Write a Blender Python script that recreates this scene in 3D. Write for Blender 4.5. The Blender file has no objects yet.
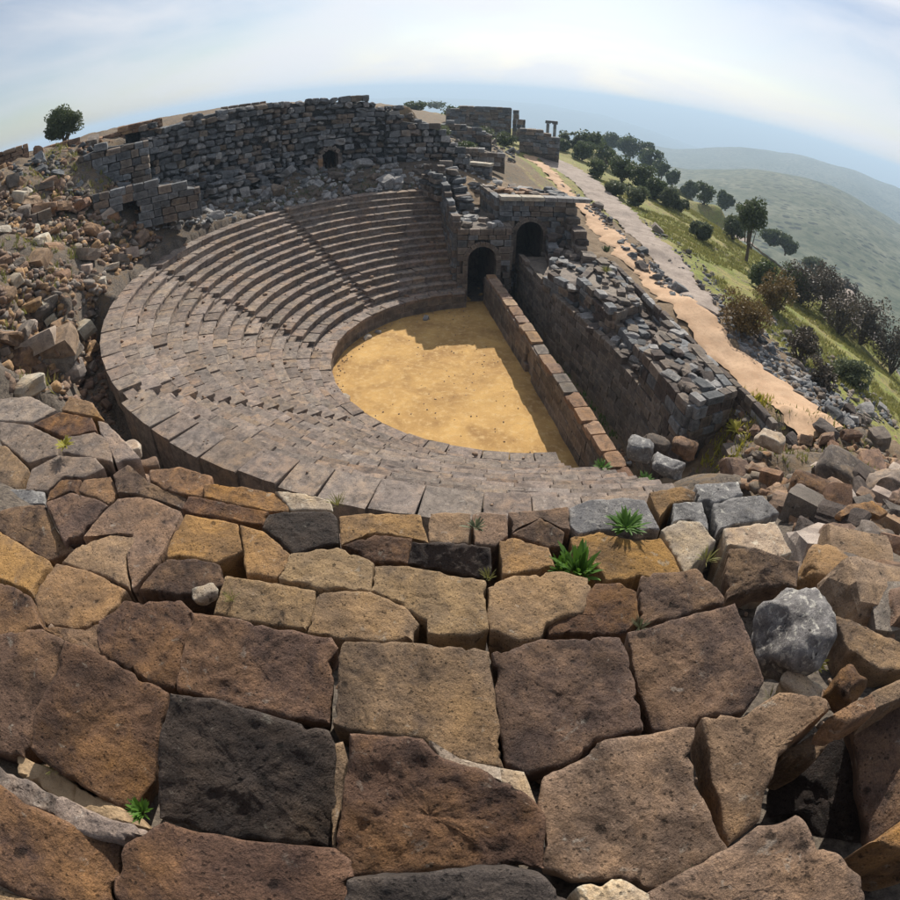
import bpy, math, random
import numpy as np
from mathutils import Vector, Matrix
rad = math.radians
RN = random.Random(11)
RS = np.random.RandomState(5)
S = bpy.context.scene
COL = S.collection

# ---------------------------------------------------------------- camera (15 mm class fisheye, equisolid)
CX, CY, CZ = -30.653, 8.612, 16.305
YAW, PITCH, ROLL, FPX = -0.173, 0.609, 0.019, 605.188
_fw = np.array([math.cos(PITCH)*math.cos(YAW), math.cos(PITCH)*math.sin(YAW), -math.sin(PITCH)])
_rt = np.array([math.sin(YAW), -math.cos(YAW), 0.0])
_up = np.cross(_rt, _fw)
_r2 = math.cos(ROLL)*_rt + math.sin(ROLL)*_up
_u2 = -math.sin(ROLL)*_rt + math.cos(ROLL)*_up
CAM = np.array([CX, CY, CZ])
cd = bpy.data.cameras.new('camera')
cam = bpy.data.objects.new('camera', cd)
COL.objects.link(cam)
cd.type = 'PANO'
cd.sensor_width = 36.0
cd.panorama_type = 'FISHEYE_EQUISOLID'
cd.fisheye_lens = FPX/900.0*36.0
cd.fisheye_fov = math.pi
cd.clip_start = 0.05
cd.clip_end = 60000
m = Matrix(((_r2[0], _u2[0], -_fw[0], CX), (_r2[1], _u2[1], -_fw[1], CY), (_r2[2], _u2[2], -_fw[2], CZ), (0, 0, 0, 1)))
cam.matrix_world = m
S.camera = cam

# ---------------------------------------------------------------- sky, sun, exposure
SUN_AZ, SUN_EL = rad(-20.0), rad(35.5)
w = bpy.data.worlds.new("World")
S.world = w
w.use_nodes = True
nt = w.node_tree
nt.nodes.clear()
def wn(t, **k):
    n = nt.nodes.new(t)
    for a, b in k.items():
        setattr(n, a, b)
    return n
sky = wn('ShaderNodeTexSky', sky_type='NISHITA', sun_disc=False)
sky.sun_elevation = SUN_EL
sky.sun_rotation = math.pi/2 - SUN_AZ
sky.altitude = 300
sky.air_density = 1.0
sky.dust_density = 1.2
sky.ozone_density = 2.0
tc = wn('ShaderNodeTexCoord')
mp = wn('ShaderNodeMapping')
mp.inputs['Scale'].default_value = (1.0, 1.0, 3.6)
mp.inputs['Location'].default_value = (0.35, 0.1, 0.2)
nz = wn('ShaderNodeTexNoise')
nz.inputs['Scale'].default_value = 2.3
nz.inputs['Detail'].default_value = 7
nz.inputs['Roughness'].default_value = 0.52
nz.inputs['Distortion'].default_value = 0.4
cr = wn('ShaderNodeValToRGB')
cr.color_ramp.elements[0].position = 0.34
cr.color_ramp.elements[0].color = (0.05, 0.05, 0.05, 1)
cr.color_ramp.elements[1].position = 0.62
cr.color_ramp.elements[1].color = (0.92, 0.92, 0.92, 1)
mx = wn('ShaderNodeMix', data_type='RGBA')
mx.inputs[7].default_value = (8.0, 8.3, 9.1, 1)
dp = wn('ShaderNodeVectorMath', operation='DOT_PRODUCT')
dp.inputs[1].default_value = (math.cos(SUN_EL)*math.cos(SUN_AZ), math.cos(SUN_EL)*math.sin(SUN_AZ), math.sin(SUN_EL))
gr = wn('ShaderNodeMapRange', interpolation_type='SMOOTHSTEP')
gr.inputs['From Min'].default_value = 0.25
gr.inputs['From Max'].default_value = 1.0
gr.inputs['To Min'].default_value = 0.70
gr.inputs['To Max'].default_value = 1.22
cl = wn('ShaderNodeVectorMath', operation='SCALE')
cl.inputs[0].default_value = (8.3, 8.5, 9.0)
bg = wn('ShaderNodeBackground')
bg.inputs['Strength'].default_value = 0.078
out = wn('ShaderNodeOutputWorld')
L = nt.links.new
L(tc.outputs['Generated'], mp.inputs['Vector'])
L(mp.outputs['Vector'], nz.inputs['Vector'])
L(nz.outputs['Fac'], cr.inputs['Fac'])
L(cr.outputs['Color'], mx.inputs[0])
L(sky.outputs['Color'], mx.inputs[6])
L(mx.outputs[2], bg.inputs['Color'])
L(tc.outputs['Generated'], dp.inputs[0])
L(dp.outputs['Value'], gr.inputs['Value'])
L(gr.outputs['Result'], cl.inputs['Scale'])
L(cl.outputs['Vector'], mx.inputs[7])
L(bg.outputs['Background'], out.inputs['Surface'])
sl = bpy.data.lights.new('sun', 'SUN')
sl.energy = 5.0
sl.angle = rad(0.53)
sl.color = (1.0, 0.93, 0.82)
so = bpy.data.objects.new('sun', sl)
COL.objects.link(so)
sd = Vector((math.cos(SUN_EL)*math.cos(SUN_AZ), math.cos(SUN_EL)*math.sin(SUN_AZ), math.sin(SUN_EL)))
so.rotation_euler = sd.to_track_quat('Z', 'Y').to_euler()
so.location = (0, 0, 60)
S.view_settings.view_transform = 'Standard'
S.view_settings.look = 'None'
S.view_settings.exposure = 0.28
S.view_settings.gamma = 1.0
S.render.engine = 'CYCLES'
S.cycles.max_bounces = 5
S.cycles.diffuse_bounces = 3
S.cycles.volume_bounces = 0
S.cycles.use_denoising = True

# ---------------------------------------------------------------- survey: sight lines from the camera station, met with real levels
def ray(px, py):
    dx, dy = px-450.0, 450.0-py
    q = math.hypot(dx, dy)
    th = 2*math.asin(min(1, q/2/FPX))
    return _fw*math.cos(th) + math.sin(th)*(dx*_r2+dy*_u2)/max(q, 1e-9)
def onz(px, py, z):
    d = ray(px, py)
    return CAM + d*((z-CZ)/d[2])
def onx(px, py, x):
    d = ray(px, py)
    return CAM + d*((x-CX)/d[0])
def ond(px, py, D):
    d = ray(px, py)
    return CAM + d*(D/math.hypot(d[0], d[1]))
def onr(px, py, r):
    d = ray(px, py)
    a = d[0]**2+d[1]**2
    b = CX*d[0]+CY*d[1]
    c = CX*CX+CY*CY-r*r
    return CAM + d*((-b+math.sqrt(max(0, b*b-a*c)))/a)
def azel(az, el, D):
    return np.array([CX+D*math.cos(rad(az)), CY+D*math.sin(rad(az)), CZ+D*math.tan(rad(el))])

# ---------------------------------------------------------------- noise in numpy
_perm = RS.rand(64, 64, 64)
def vnoise(P, f=1.0, seed=0):
    Q = np.asarray(P, float)*f + seed*7.31 + 100.0
    i = np.floor(Q).astype(int)
    t = Q-i
    t = t*t*(3-2*t)
    o = 0
    for dx in (0, 1):
        wx = t[..., 0] if dx else 1-t[..., 0]
        for dy in (0, 1):
            wy = t[..., 1] if dy else 1-t[..., 1]
            for dz in (0, 1):
                wz = t[..., 2] if dz else 1-t[..., 2]
                o = o + wx*wy*wz*_perm[(i[..., 0]+dx) & 63, (i[..., 1]+dy) & 63, (i[..., 2]+dz) & 63]
    return o*2-1
def fbm(P, f=1.0, oct=4, seed=0, g=0.5):
    o, a = 0, 1.0
    for k in range(oct):
        o = o + a*vnoise(P, f*2**k, seed+k*3)
        a *= g
    return o

# ---------------------------------------------------------------- materials
def nodes_of(name):
    mt = bpy.data.materials.new(name)
    mt.use_nodes = True
    t = mt.node_tree
    t.nodes.clear()
    return mt, t
class NT:
    def __init__(s, t):
        s.t = t
    def n(s, typ, ins=None, **k):
        x = s.t.nodes.new(typ)
        for a, b in k.items():
            setattr(x, a, b)
        for a, b in (ins or {}).items():
            if isinstance(b, bpy.types.NodeSocket):
                s.t.links.new(b, x.inputs[a])
            else:
                x.inputs[a].default_value = b
        return x
    def ramp(s, fac, stops):
        x = s.t.nodes.new('ShaderNodeValToRGB')
        e = x.color_ramp.elements
        while len(e) < len(stops):
            e.new(0.5)
        for k, (p, c) in enumerate(stops):
            e[k].position = p
            e[k].color = (c, c, c, 1) if not isinstance(c, tuple) else (c[0], c[1], c[2], 1)
        s.t.links.new(fac, x.inputs['Fac'])
        return x.outputs['Color']
    def mix(s, fac, a, b, blend='MIX'):
        x = s.t.nodes.new('ShaderNodeMix')
        x.data_type = 'RGBA'
        x.blend_type = blend
        for i, v in ((0, fac), (6, a), (7, b)):
            if isinstance(v, bpy.types.NodeSocket):
                s.t.links.new(v, x.inputs[i])
            else:
                x.inputs[i].default_value = v if i == 0 else (v[0], v[1], v[2], 1)
        return x.outputs[2]
    def math(s, op, a, b=0.0):
        x = s.t.nodes.new('ShaderNodeMath')
        x.operation = op
        for i, v in ((0, a), (1, b)):
            if isinstance(v, bpy.types.NodeSocket):
                s.t.links.new(v, x.inputs[i])
            else:
                x.inputs[i].default_value = v
        return x.outputs[0]
    def noise(s, vec, scale, detail=6, rough=0.55, dist=0.0):
        x = s.n('ShaderNodeTexNoise', {'Vector': vec, 'Scale': scale, 'Detail': detail, 'Roughness': rough, 'Distortion': dist})
        return x.outputs['Fac']
    def finish(s, color, rough, height=None, strength=0.6, distance=0.03, normal_in=None, extra=None):
        ins = {'Base Color': color, 'Roughness': rough, 'Specular IOR Level': 0.25}
        if height is not None:
            b = s.n('ShaderNodeBump', {'Height': height, 'Strength': strength, 'Distance': distance})
            ins['Normal'] = b.outputs['Normal']
        if extra:
            ins.update(extra)
        p = s.n('ShaderNodeBsdfPrincipled', ins)
        s.n('ShaderNodeOutputMaterial', {'Surface': p.outputs['BSDF']})

def rock_mat(name, a, b, patina=(0.36, 0.21, 0.08), pam=0.5, lichen=0.25, lcol=(0.5, 0.47, 0.4), var=0.35, scale=1.0, bump=0.7, dist=0.03, rim_light=0.6):
    mt, t = nodes_of(name)
    N = NT(t)
    geo = N.n('ShaderNodeNewGeometry')
    inf = N.n('ShaderNodeObjectInfo')
    off = N.n('ShaderNodeVectorMath', {0: inf.outputs['Random'], 1: (37.0, 17.0, 53.0)}, operation='MULTIPLY')
    vec = N.n('ShaderNodeVectorMath', {0: geo.outputs['Position'], 1: off.outputs[0]}, operation='ADD').outputs[0]
    big = N.noise(vec, 0.9*scale, 5, 0.6, 0.3)
    med = N.noise(vec, 4.0*scale, 9, 0.68, 0.2)
    fin = N.noise(vec, 26.0*scale, 5, 0.7)
    grit = N.noise(vec, 95.0*scale, 3, 0.7)
    lic = N.noise(vec, 9.0*scale, 7, 0.62, 0.5)
    vor = N.n('ShaderNodeTexVoronoi', {'Vector': vec, 'Scale': 30.0*scale, 'Randomness': 1.0}).outputs['Distance']
    col = N.mix(N.ramp(med, [(0.32, 0.0), (0.66, 1.0)]), a, b)
    # ochre patina
    pm = N.math('ADD', N.math('MULTIPLY', big, 0.6), N.math('MULTIPLY', med, 0.4))
    pf = N.ramp(pm, [(max(0.0, 0.62-0.30*pam), 0.0), (max(0.05, 0.78-0.30*pam), min(1.0, 0.35+0.6*pam))])
    col = N.mix(pf, col, patina)
    # dark blotches
    blo = N.noise(vec, 2.1*scale, 8, 0.66, 0.8)
    col = N.mix(N.ramp(blo, [(0.52, 0.0), (0.64, 0.55)]), col, tuple(x*0.42 for x in a))
    # pale lichen flecks
    lf = N.ramp(lic, [(0.63-0.10*lichen, 0.0), (0.70-0.08*lichen, min(1.0, 0.3+lichen))])
    col = N.mix(lf, col, lcol)
    # paler arrises: sunlit rim highlights painted into the colour
    col = N.mix(N.ramp(geo.outputs['Pointiness'], [(0.515, 0.0), (0.60, rim_light)]), col, tuple(min(0.62, x*1.6+0.05) for x in b))
    # broad grey brown mottling
    mot = N.noise(vec, 1.4*scale, 7, 0.7, 1.2)
    col = N.mix(N.ramp(mot, [(0.50, 0.0), (0.60, 0.45)]), col, (a[0]*0.8, a[1]*0.85, a[2]*0.95))
    # grit and pits
    col = N.mix(1.0, col, N.ramp(grit, [(0.3, 0.62), (0.55, 1.0), (0.72, 1.3)]), 'MULTIPLY')
    pits = N.ramp(N.math('ADD', vor, N.math('MULTIPLY', N.math('SUBTRACT', fin, 0.5), 0.9)), [(0.10, 0.35), (0.22, 1.0)])
    col = N.mix(0.8, col, pits, 'MULTIPLY')
    vor2 = N.n('ShaderNodeTexVoronoi', {'Vector': vec, 'Scale': 8.0*scale, 'Randomness': 1.0}).outputs['Distance']
    scars = N.ramp(N.math('ADD', vor2, N.math('ADD', N.math('MULTIPLY', N.math('SUBTRACT', med, 0.5), 1.1), N.math('MULTIPLY', N.math('SUBTRACT', fin, 0.5), 0.5))), [(0.02, 0.3), (0.10, 1.0)])
    col = N.mix(0.85, col, scars, 'MULTIPLY')
    r1 = N.math('ADD', N.math('MULTIPLY', inf.outputs['Random'], var), 1.0-var*0.55)
    hs = N.n('ShaderNodeHueSaturation', {'Color': col, 'Value': r1,
             'Hue': N.math('ADD', N.math('MULTIPLY', N.math('FRACT', N.math('MULTIPLY', inf.outputs['Random'], 7.7)), 0.012), 0.494),
             'Saturation': N.math('ADD', N.math('MULTIPLY', N.math('FRACT', N.math('MULTIPLY', inf.outputs['Random'], 13.3)), 0.3), 0.85)})
    h = N.math('ADD', N.math('MULTIPLY', med, 1.2), N.math('ADD', N.math('MULTIPLY', fin, 0.45), N.math('MULTIPLY', pits, 0.22)))
    h = N.math('ADD', h, N.math('ADD', N.math('MULTIPLY', grit, 0.12), N.math('MULTIPLY', scars, 0.35)))
    N.finish(hs.outputs['Color'], 0.88, h, bump, dist)
    return mt

M = {}
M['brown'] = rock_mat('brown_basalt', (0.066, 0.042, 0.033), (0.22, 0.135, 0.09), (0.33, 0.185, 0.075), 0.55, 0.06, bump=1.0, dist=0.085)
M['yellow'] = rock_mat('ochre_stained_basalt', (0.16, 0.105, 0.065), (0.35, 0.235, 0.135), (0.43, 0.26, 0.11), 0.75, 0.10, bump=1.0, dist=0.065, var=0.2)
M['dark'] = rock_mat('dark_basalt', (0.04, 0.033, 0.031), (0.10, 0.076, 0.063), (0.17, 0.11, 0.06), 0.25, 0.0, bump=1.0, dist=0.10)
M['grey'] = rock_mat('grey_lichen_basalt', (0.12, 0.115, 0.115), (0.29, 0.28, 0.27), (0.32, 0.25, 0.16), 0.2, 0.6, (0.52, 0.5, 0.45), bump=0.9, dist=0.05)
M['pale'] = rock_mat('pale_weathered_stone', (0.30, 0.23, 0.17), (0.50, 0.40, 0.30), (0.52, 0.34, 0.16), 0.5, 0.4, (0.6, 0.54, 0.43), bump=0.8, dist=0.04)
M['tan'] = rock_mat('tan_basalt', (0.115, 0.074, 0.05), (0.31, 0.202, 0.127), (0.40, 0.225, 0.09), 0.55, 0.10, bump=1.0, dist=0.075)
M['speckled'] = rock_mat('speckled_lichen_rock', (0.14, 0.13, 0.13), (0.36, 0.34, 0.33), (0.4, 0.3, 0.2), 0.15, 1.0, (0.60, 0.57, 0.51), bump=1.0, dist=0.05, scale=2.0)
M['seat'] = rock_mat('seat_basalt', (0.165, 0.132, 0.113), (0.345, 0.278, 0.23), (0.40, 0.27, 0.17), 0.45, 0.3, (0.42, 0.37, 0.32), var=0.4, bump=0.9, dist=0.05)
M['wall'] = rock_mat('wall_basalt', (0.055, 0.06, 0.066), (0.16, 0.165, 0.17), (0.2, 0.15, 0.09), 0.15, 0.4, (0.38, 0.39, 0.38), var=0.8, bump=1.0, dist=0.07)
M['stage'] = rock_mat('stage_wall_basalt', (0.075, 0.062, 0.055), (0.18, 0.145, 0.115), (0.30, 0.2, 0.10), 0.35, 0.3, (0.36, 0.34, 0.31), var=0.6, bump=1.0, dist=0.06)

def ground_mat():
    mt, t = nodes_of('hillside_ground')
    N = NT(t)
    geo = N.n('ShaderNodeNewGeometry')
    vec = geo.outputs['Position']
    at = N.n('ShaderNodeAttribute', attribute_name='cover')
    sep = N.n('ShaderNodeSeparateColor', {0: at.outputs['Color']})
    n1 = N.noise(vec, 0.25, 8, 0.65, 0.4)
    n2 = N.noise(vec, 1.6, 8, 0.7, 0.3)
    n3 = N.noise(vec, 11.0, 6, 0.7)
    n4 = N.noise(vec, 60.0, 3, 0.7)
    soil = N.mix(N.ramp(n2, [(0.3, 0.0), (0.7, 1.0)]), (0.13, 0.09, 0.055), (0.30, 0.22, 0.14))
    stone = N.mix(N.ramp(n3, [(0.35, 0.0), (0.66, 1.0)]), (0.055, 0.045, 0.04), (0.20, 0.165, 0.13))
    g1 = N.mix(N.ramp(n2, [(0.3, 0.0), (0.68, 1.0)]), (0.06, 0.09, 0.022), (0.40, 0.43, 0.09))
    grass = N.mix(N.ramp(n1, [(0.42, 0.0), (0.62, 0.75)]), g1, (0.36, 0.29, 0.11))
    fg = N.ramp(N.math('ADD', N.math('MULTIPLY', N.math('SUBTRACT', n2, 0.5), 1.6), sep.outputs[0]), [(0.42, 0.0), (0.62, 1.0)])
    fr = N.ramp(N.math('ADD', N.math('MULTIPLY', N.math('SUBTRACT', n2, 0.5), 1.6), sep.outputs[2]), [(0.42, 0.0), (0.62, 1.0)])
    col = N.mix(fr, N.mix(fg, soil, grass), stone)
    scrub = N.ramp(N.math('ADD', N.math('MULTIPLY', N.math('SUBTRACT', N.noise(vec, 0.09, 9, 0.75), 0.5), 1.0), sep.outputs[1]), [(0.45, 0.0), (0.56, 1.0)])
    far = N.mix(N.ramp(N.noise(vec, 0.06, 8, 0.75, 0.4), [(0.42, 0.0), (0.58, 1.0)]), (0.05, 0.07, 0.04), (0.20, 0.20, 0.135))
    far = N.mix(N.ramp(N.noise(vec, 0.006, 6, 0.6, 0.4), [(0.4, 0.0), (0.6, 0.55)]), far, (0.05, 0.07, 0.035))
    vd = N.n('ShaderNodeTexVoronoi', {'Vector': vec, 'Scale': 0.07, 'Randomness': 1.0})
    vs = N.math('ADD', vd.outputs['Distance'], N.math('MULTIPLY', N.noise(vec, 0.012, 5, 0.6), 0.9))
    far = N.mix(N.ramp(vs, [(0.66, 1.0), (0.76, 0.0)]), far, (0.01, 0.018, 0.01))
    col = N.mix(sep.outputs[1], col, far)
    col = N.mix(1.0, col, N.ramp(n4, [(0.3, 0.7), (0.6, 1.1)]), 'MULTIPLY')
    h = N.math('ADD', N.math('MULTIPLY', n2, 2.0), N.math('ADD', n3, N.math('MULTIPLY', n4, 0.2)))
    N.finish(col, 0.95, h, 0.9, 0.07)
    return mt
M['ground'] = ground_mat()

def sand_mat(name, c1, c2, c3, s=1.0, spots=0.0):
    mt, t = nodes_of(name)
    N = NT(t)
    geo = N.n('ShaderNodeNewGeometry')
    vec = geo.outputs['Position']
    n1 = N.noise(vec, 0.5*s, 8, 0.62, 0.5)
    n2 = N.noise(vec, 3.2*s, 8, 0.7, 0.2)
    n3 = N.noise(vec, 22.0*s, 6, 0.7)
    n4 = N.noise(vec, 120.0*s, 2, 0.6)
    col = N.mix(N.ramp(n1, [(0.36, 0.0), (0.64, 1.0)]), c1, c2)
    col = N.mix(N.ramp(n2, [(0.5, 0.0), (0.66, 0.8)]), col, c3)
    col = N.mix(N.ramp(n3, [(0.58, 0.0), (0.68, 0.55)]), col, tuple(x*0.45 for x in c1))
    col = N.mix(1.0, col, N.ramp(n4, [(0.3, 0.8), (0.7, 1.12)]), 'MULTIPLY')
    h = N.math('ADD', N.math('MULTIPLY', n2, 1.0), N.math('ADD', N.math('MULTIPLY', n3, 0.5), N.math('MULTIPLY', n4, 0.1)))
    N.finish(col, 0.95, h, 0.6, 0.03)
    return mt
M['arena'] = sand_mat('orchestra_dirt', (0.33, 0.19, 0.07), (0.58, 0.36, 0.13), (0.60, 0.41, 0.19), 0.8)
M['road'] = sand_mat('road_dirt', (0.46, 0.295, 0.18), (0.58, 0.40, 0.26), (0.40, 0.27, 0.17), 1.6)
M['road2'] = sand_mat('stony_track', (0.27, 0.22, 0.185), (0.40, 0.33, 0.28), (0.2, 0.16, 0.135), 2.0)
M['soil'] = sand_mat('dry_soil', (0.30, 0.2, 0.12), (0.45, 0.33, 0.2), (0.22, 0.15, 0.09), 2.0)

def leaf_mat(name, c1, c2, tr=0.3):
    mt, t = nodes_of(name)
    N = NT(t)
    geo = N.n('ShaderNodeNewGeometry')
    n1 = N.noise(geo.outputs['Position'], 1.7, 4, 0.6)
    rnd = geo.outputs['Random Per Island']
    col = N.mix(N.math('MULTIPLY', N.math('ADD', n1, rnd), 0.5), c1, c2)
    d = N.n('ShaderNodeBsdfPrincipled', {'Base Color': col, 'Roughness': 0.6, 'Specular IOR Level': 0.3})
    tl = N.n('ShaderNodeBsdfTranslucent', {'Color': col})
    mxx = N.n('ShaderNodeMixShader', {0: tr, 1: d.outputs[0], 2: tl.outputs[0]})
    N.n('ShaderNodeOutputMaterial', {'Surface': mxx.outputs[0]})
    return mt
M['leaf'] = leaf_mat('evergreen_leaf', (0.045, 0.07, 0.03), (0.125, 0.15, 0.06))
M['olive'] = leaf_mat('olive_leaf', (0.07, 0.09, 0.05), (0.17, 0.19, 0.10))
M['dry'] = leaf_mat('bare_twig', (0.06, 0.05, 0.038), (0.16, 0.13, 0.095), 0.1)
M['rust'] = leaf_mat('rust_leaf', (0.10, 0.065, 0.03), (0.23, 0.16, 0.055), 0.2)
M['green'] = leaf_mat('fresh_leaf', (0.035, 0.10, 0.015), (0.12, 0.24, 0.03), 0.3)
M['moss'] = leaf_mat('yellow_moss', (0.28, 0.26, 0.03), (0.42, 0.38, 0.06), 0.3)
M['straw'] = leaf_mat('grass_blade', (0.12, 0.15, 0.035), (0.34, 0.30, 0.10), 0.3)
def plain(name, c, r=0.8):
    mt, t = nodes_of(name)
    N = NT(t)
    geo = N.n('ShaderNodeNewGeometry')
    n = N.noise(geo.outputs['Position'], 6.0, 6, 0.65)
    N.finish(N.mix(N.ramp(n, [(0.3, 0.0), (0.7, 1.0)]), tuple(x*0.65 for x in c), c), r, n, 0.5, 0.02)
    return mt
M['bark'] = plain('bark', (0.13, 0.10, 0.075))

# ---------------------------------------------------------------- object helpers
def mesh_obj(name, V, F, mat, parent=None, loc=(0, 0, 0), smooth=False):
    me = bpy.data.meshes.new(name)
    me.from_pydata([tuple(v) for v in np.asarray(V, float)], [], [tuple(int(i) for i in f) for f in F])
    me.materials.append(mat)
    if smooth:
        me.polygons.foreach_set('use_smooth', [True]*len(me.polygons))
    me.update()
    return link(name, me, parent, loc)
def link(name, me, parent=None, loc=(0, 0, 0), M3=None):
    o = bpy.data.objects.new(name, me)
    COL.objects.link(o)
    if parent is not None:
        o.parent = parent
        loc = (loc[0]-parent['_w'][0], loc[1]-parent['_w'][1], loc[2]-parent['_w'][2])
    if M3 is not None:
        o.matrix_basis = Matrix.Translation(Vector(loc)) @ M3.to_4x4()
    else:
        o.location = loc
    return o
def tag(o, label=None, cat=None, group=None, kind=None):
    if label:
        o['label'] = label
    if cat:
        o['category'] = cat
    if group:
        o['group'] = group
    if kind:
        o['kind'] = kind
    return o
def thing(name, label, cat, loc, group=None):
    o = bpy.data.objects.new(name, None)
    COL.objects.link(o)
    o.location = loc
    o['_w'] = [float(x) for x in loc]
    o.empty_display_size = 0.2
    return tag(o, label, cat, group)

# ---------------------------------------------------------------- rock shapes
_cube = {}
def cube_grid(n):
    if n in _cube:
        return _cube[n]
    V, F, idx = [], [], {}
    def vid(p):
        k = tuple(round(x*n*2) for x in p)
        if k not in idx:
            idx[k] = len(V)
            V.append(p)
        return idx[k]
    for ax in range(3):
        for sgn in (-0.5, 0.5):
            for i in range(n):
                for j in range(n):
                    q = []
                    for a, b in ((i, j), (i+1, j), (i+1, j+1), (i, j+1)):
                        p = [0, 0, 0]
                        p[ax] = sgn
                        p[(ax+1) % 3] = a/n-0.5
                        p[(ax+2) % 3] = b/n-0.5
                        q.append(vid(p))
                    F.append(q if sgn > 0 else q[::-1])
    _cube[n] = (np.array(V), F)
    return _cube[n]
def rock_shape(n, seed, k=5.0, amp=0.06, chops=3, chop=0.36):
    V, F = cube_grid(n)
    V = np.sign(V)*np.abs(np.sin(np.abs(V)*math.pi))*0.5 if n > 3 else V.copy()
    nk = (np.abs(V*2)**k).sum(1)**(1/k)
    nk = np.maximum(nk, 1e-6)
    V = V/nk[:, None]
    r = random.Random(seed)
    for _ in range(chops):
        d = np.array([r.gauss(0, 1) for _ in range(3)])
        d /= np.linalg.norm(d)
        h = r.uniform(chop, chop+0.16)
        e = V@d-h
        V = V-np.outer(np.maximum(e, 0), d)
    V = V + V*(fbm(V, 2.2, 3, seed)*amp*2)[:, None]
    return V, F
POOL = {}
def pool(kind, i, mat):
    key = (kind, i, mat)
    if key in POOL:
        return POOL[key]
    if kind == 'block':
        V, F = rock_shape(3, i*13+1, 14.0, 0.05, 2, 0.52)
    elif kind == 'ashlar':
        V, F = rock_shape(3, i*17+5, 40.0, 0.022, 1, 0.62)
    elif kind == 'boulder':
        V, F = rock_shape(4, i*19+7, 4.0, 0.10, 7, 0.31)
    elif kind == 'slab':
        V, F = rock_shape(4, i*23+3, 9.0, 0.07, 4, 0.42)
    me = bpy.data.meshes.new(kind+'_stone')
    me.from_pydata([tuple(v) for v in V], [], [tuple(f) for f in F])
    me.materials.append(M[mat])
    me['_n'] = len(V)
    POOL[key] = me
    return me
NV = 10
def rotm(rz=0, rx=0, ry=0):
    return Matrix.Rotation(rz, 3, 'Z') @ Matrix.Rotation(ry, 3, 'Y') @ Matrix.Rotation(rx, 3, 'X')
def stone(name, kind, mat, loc, size, R3, parent=None):
    me = pool(kind, RN.randrange(NV), mat)
    return link(name, me, parent, loc, R3 @ Matrix.Diagonal(Vector(size)))
class Joined:
    """many small rocks gathered into one mesh"""
    def __init__(s):
        s.V, s.F, s.n = [], [], 0
    def add(s, kind, loc, size, R3):
        n = 2 if kind == 'small' else 3
        key = ('j', kind, RN.randrange(8))
        if key not in POOL:
            if kind == 'small':
                V, F = rock_shape(2, key[2]*3+2, 5.0, 0.10, 4, 0.34)
            else:
                V, F = rock_shape(3, key[2]*5+1, 12.0, 0.05, 3, 0.48)
            POOL[key] = (V, np.array(F))
        V, F = POOL[key]
        A = np.array(R3 @ Matrix.Diagonal(Vector(size)))
        s.V.append(V@A.T+np.asarray(loc))
        s.F.append(F+s.n)
        s.n += len(V)
    def build(s, name, mat, parent=None):
        if not s.V:
            return None
        V = np.vstack(s.V)
        F = np.vstack(s.F)
        me = bpy.data.meshes.new(name)
        if parent is not None:
            V = V-np.array(list(parent['_w']))
        me.vertices.add(len(V))
        me.vertices.foreach_set('co', V.ravel())
        me.loops.add(F.size)
        me.loops.foreach_set('vertex_index', F.ravel().astype(np.int32))
        me.polygons.add(len(F))
        me.polygons.foreach_set('loop_start', np.arange(0, F.size, 4, dtype=np.int32))
        me.update(calc_edges=True)
        me.validate()
        me.materials.append(mat)
        o = bpy.data.objects.new(name, me)
        COL.objects.link(o)
        if parent is not None:
            o.parent = parent
        o['kind'] = 'stuff'
        return o

# ================================================================ TERRAIN
R0, HP, WK, RISE = 10.129, 1.214, 1.186, 5.918
RS0 = R0+WK
NROW, TREAD = 14, 0.7
DZ = RISE/NROW
R1 = RS0+NROW*TREAD
Z1 = HP+RISE
PA, PB, PC = 42.0, 81.0, 127.1
def sstep(a, b, x):
    t = np.clip((x-a)/(b-a), 0, 1)
    return t*t*(3-2*t)
def upper(r, ph):
    """the tiers above the gangway, ruined on the far side"""
    near = np.where(r > 26.9, 13.72-0.617*(31.8-r), 7.6+(r-23.3)*(10.7-7.6)/3.6)
    near = np.minimum(near, 15.2)
    left = 8.0+(r-22.5)*0.74
    left = np.minimum(left, 15.2+0.02*(r-32))
    heap = 7.1+np.clip(r-21.5, 0, 6)*0.28+sstep(29.0, 31.5, r)*5.6
    t1 = sstep(112, 135, ph)
    t2 = sstep(50, 64, ph)
    return heap*(1-t2)+(left*(1-t1)+near*t1)*t2
ctrl = []
for (px, py, z) in [(800, 440, 4.6), (845, 432, 4.6), (770, 410, 4.5), (690, 335, 4.3), (730, 345, 4.3), (640, 285, 4.2), (665, 270, 4.2), (575, 195, 4.0),
                    (600, 205, 4.0), (540, 165, 4.0), (560, 170, 4.0), (700, 310, 4.7), (715, 300, 4.6), (650, 245, 4.4), (620, 210, 4.2),
                    (760, 330, 2.2), (800, 370, 3.0), (870, 400, 2.0), (755, 280, -1.0), (780, 270, -6.0), (880, 345, -7.0), (850, 330, -4.0), (800, 310, -1.5),
                    (820, 300, -6.0), (700, 215, -2.0), (720, 205, -8.0), (680, 185, -10.0), (650, 190, 0.0), (640, 170, -3.0), (620, 150, -2.0),
                    (600, 150, 1.0), (900, 390, -2.0), (900, 440, 2.5), (860, 425, 4.0), (760, 450, 5.3), (840, 470, 6.3), (900, 480, 6.2), (800, 500, 7.8),
                    (740, 480, 6.2), (880, 540, 9.3), (820, 560, 10.2), (900, 600, 11.2), (850, 640, 12.0), (900, 680, 12.6), (780, 530, 9.0),
                    (880, 760, 13.3), (820, 800, 13.6)]:
    p = onz(px, py, z)
    ctrl.append((p[0], p[1], z))
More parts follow.
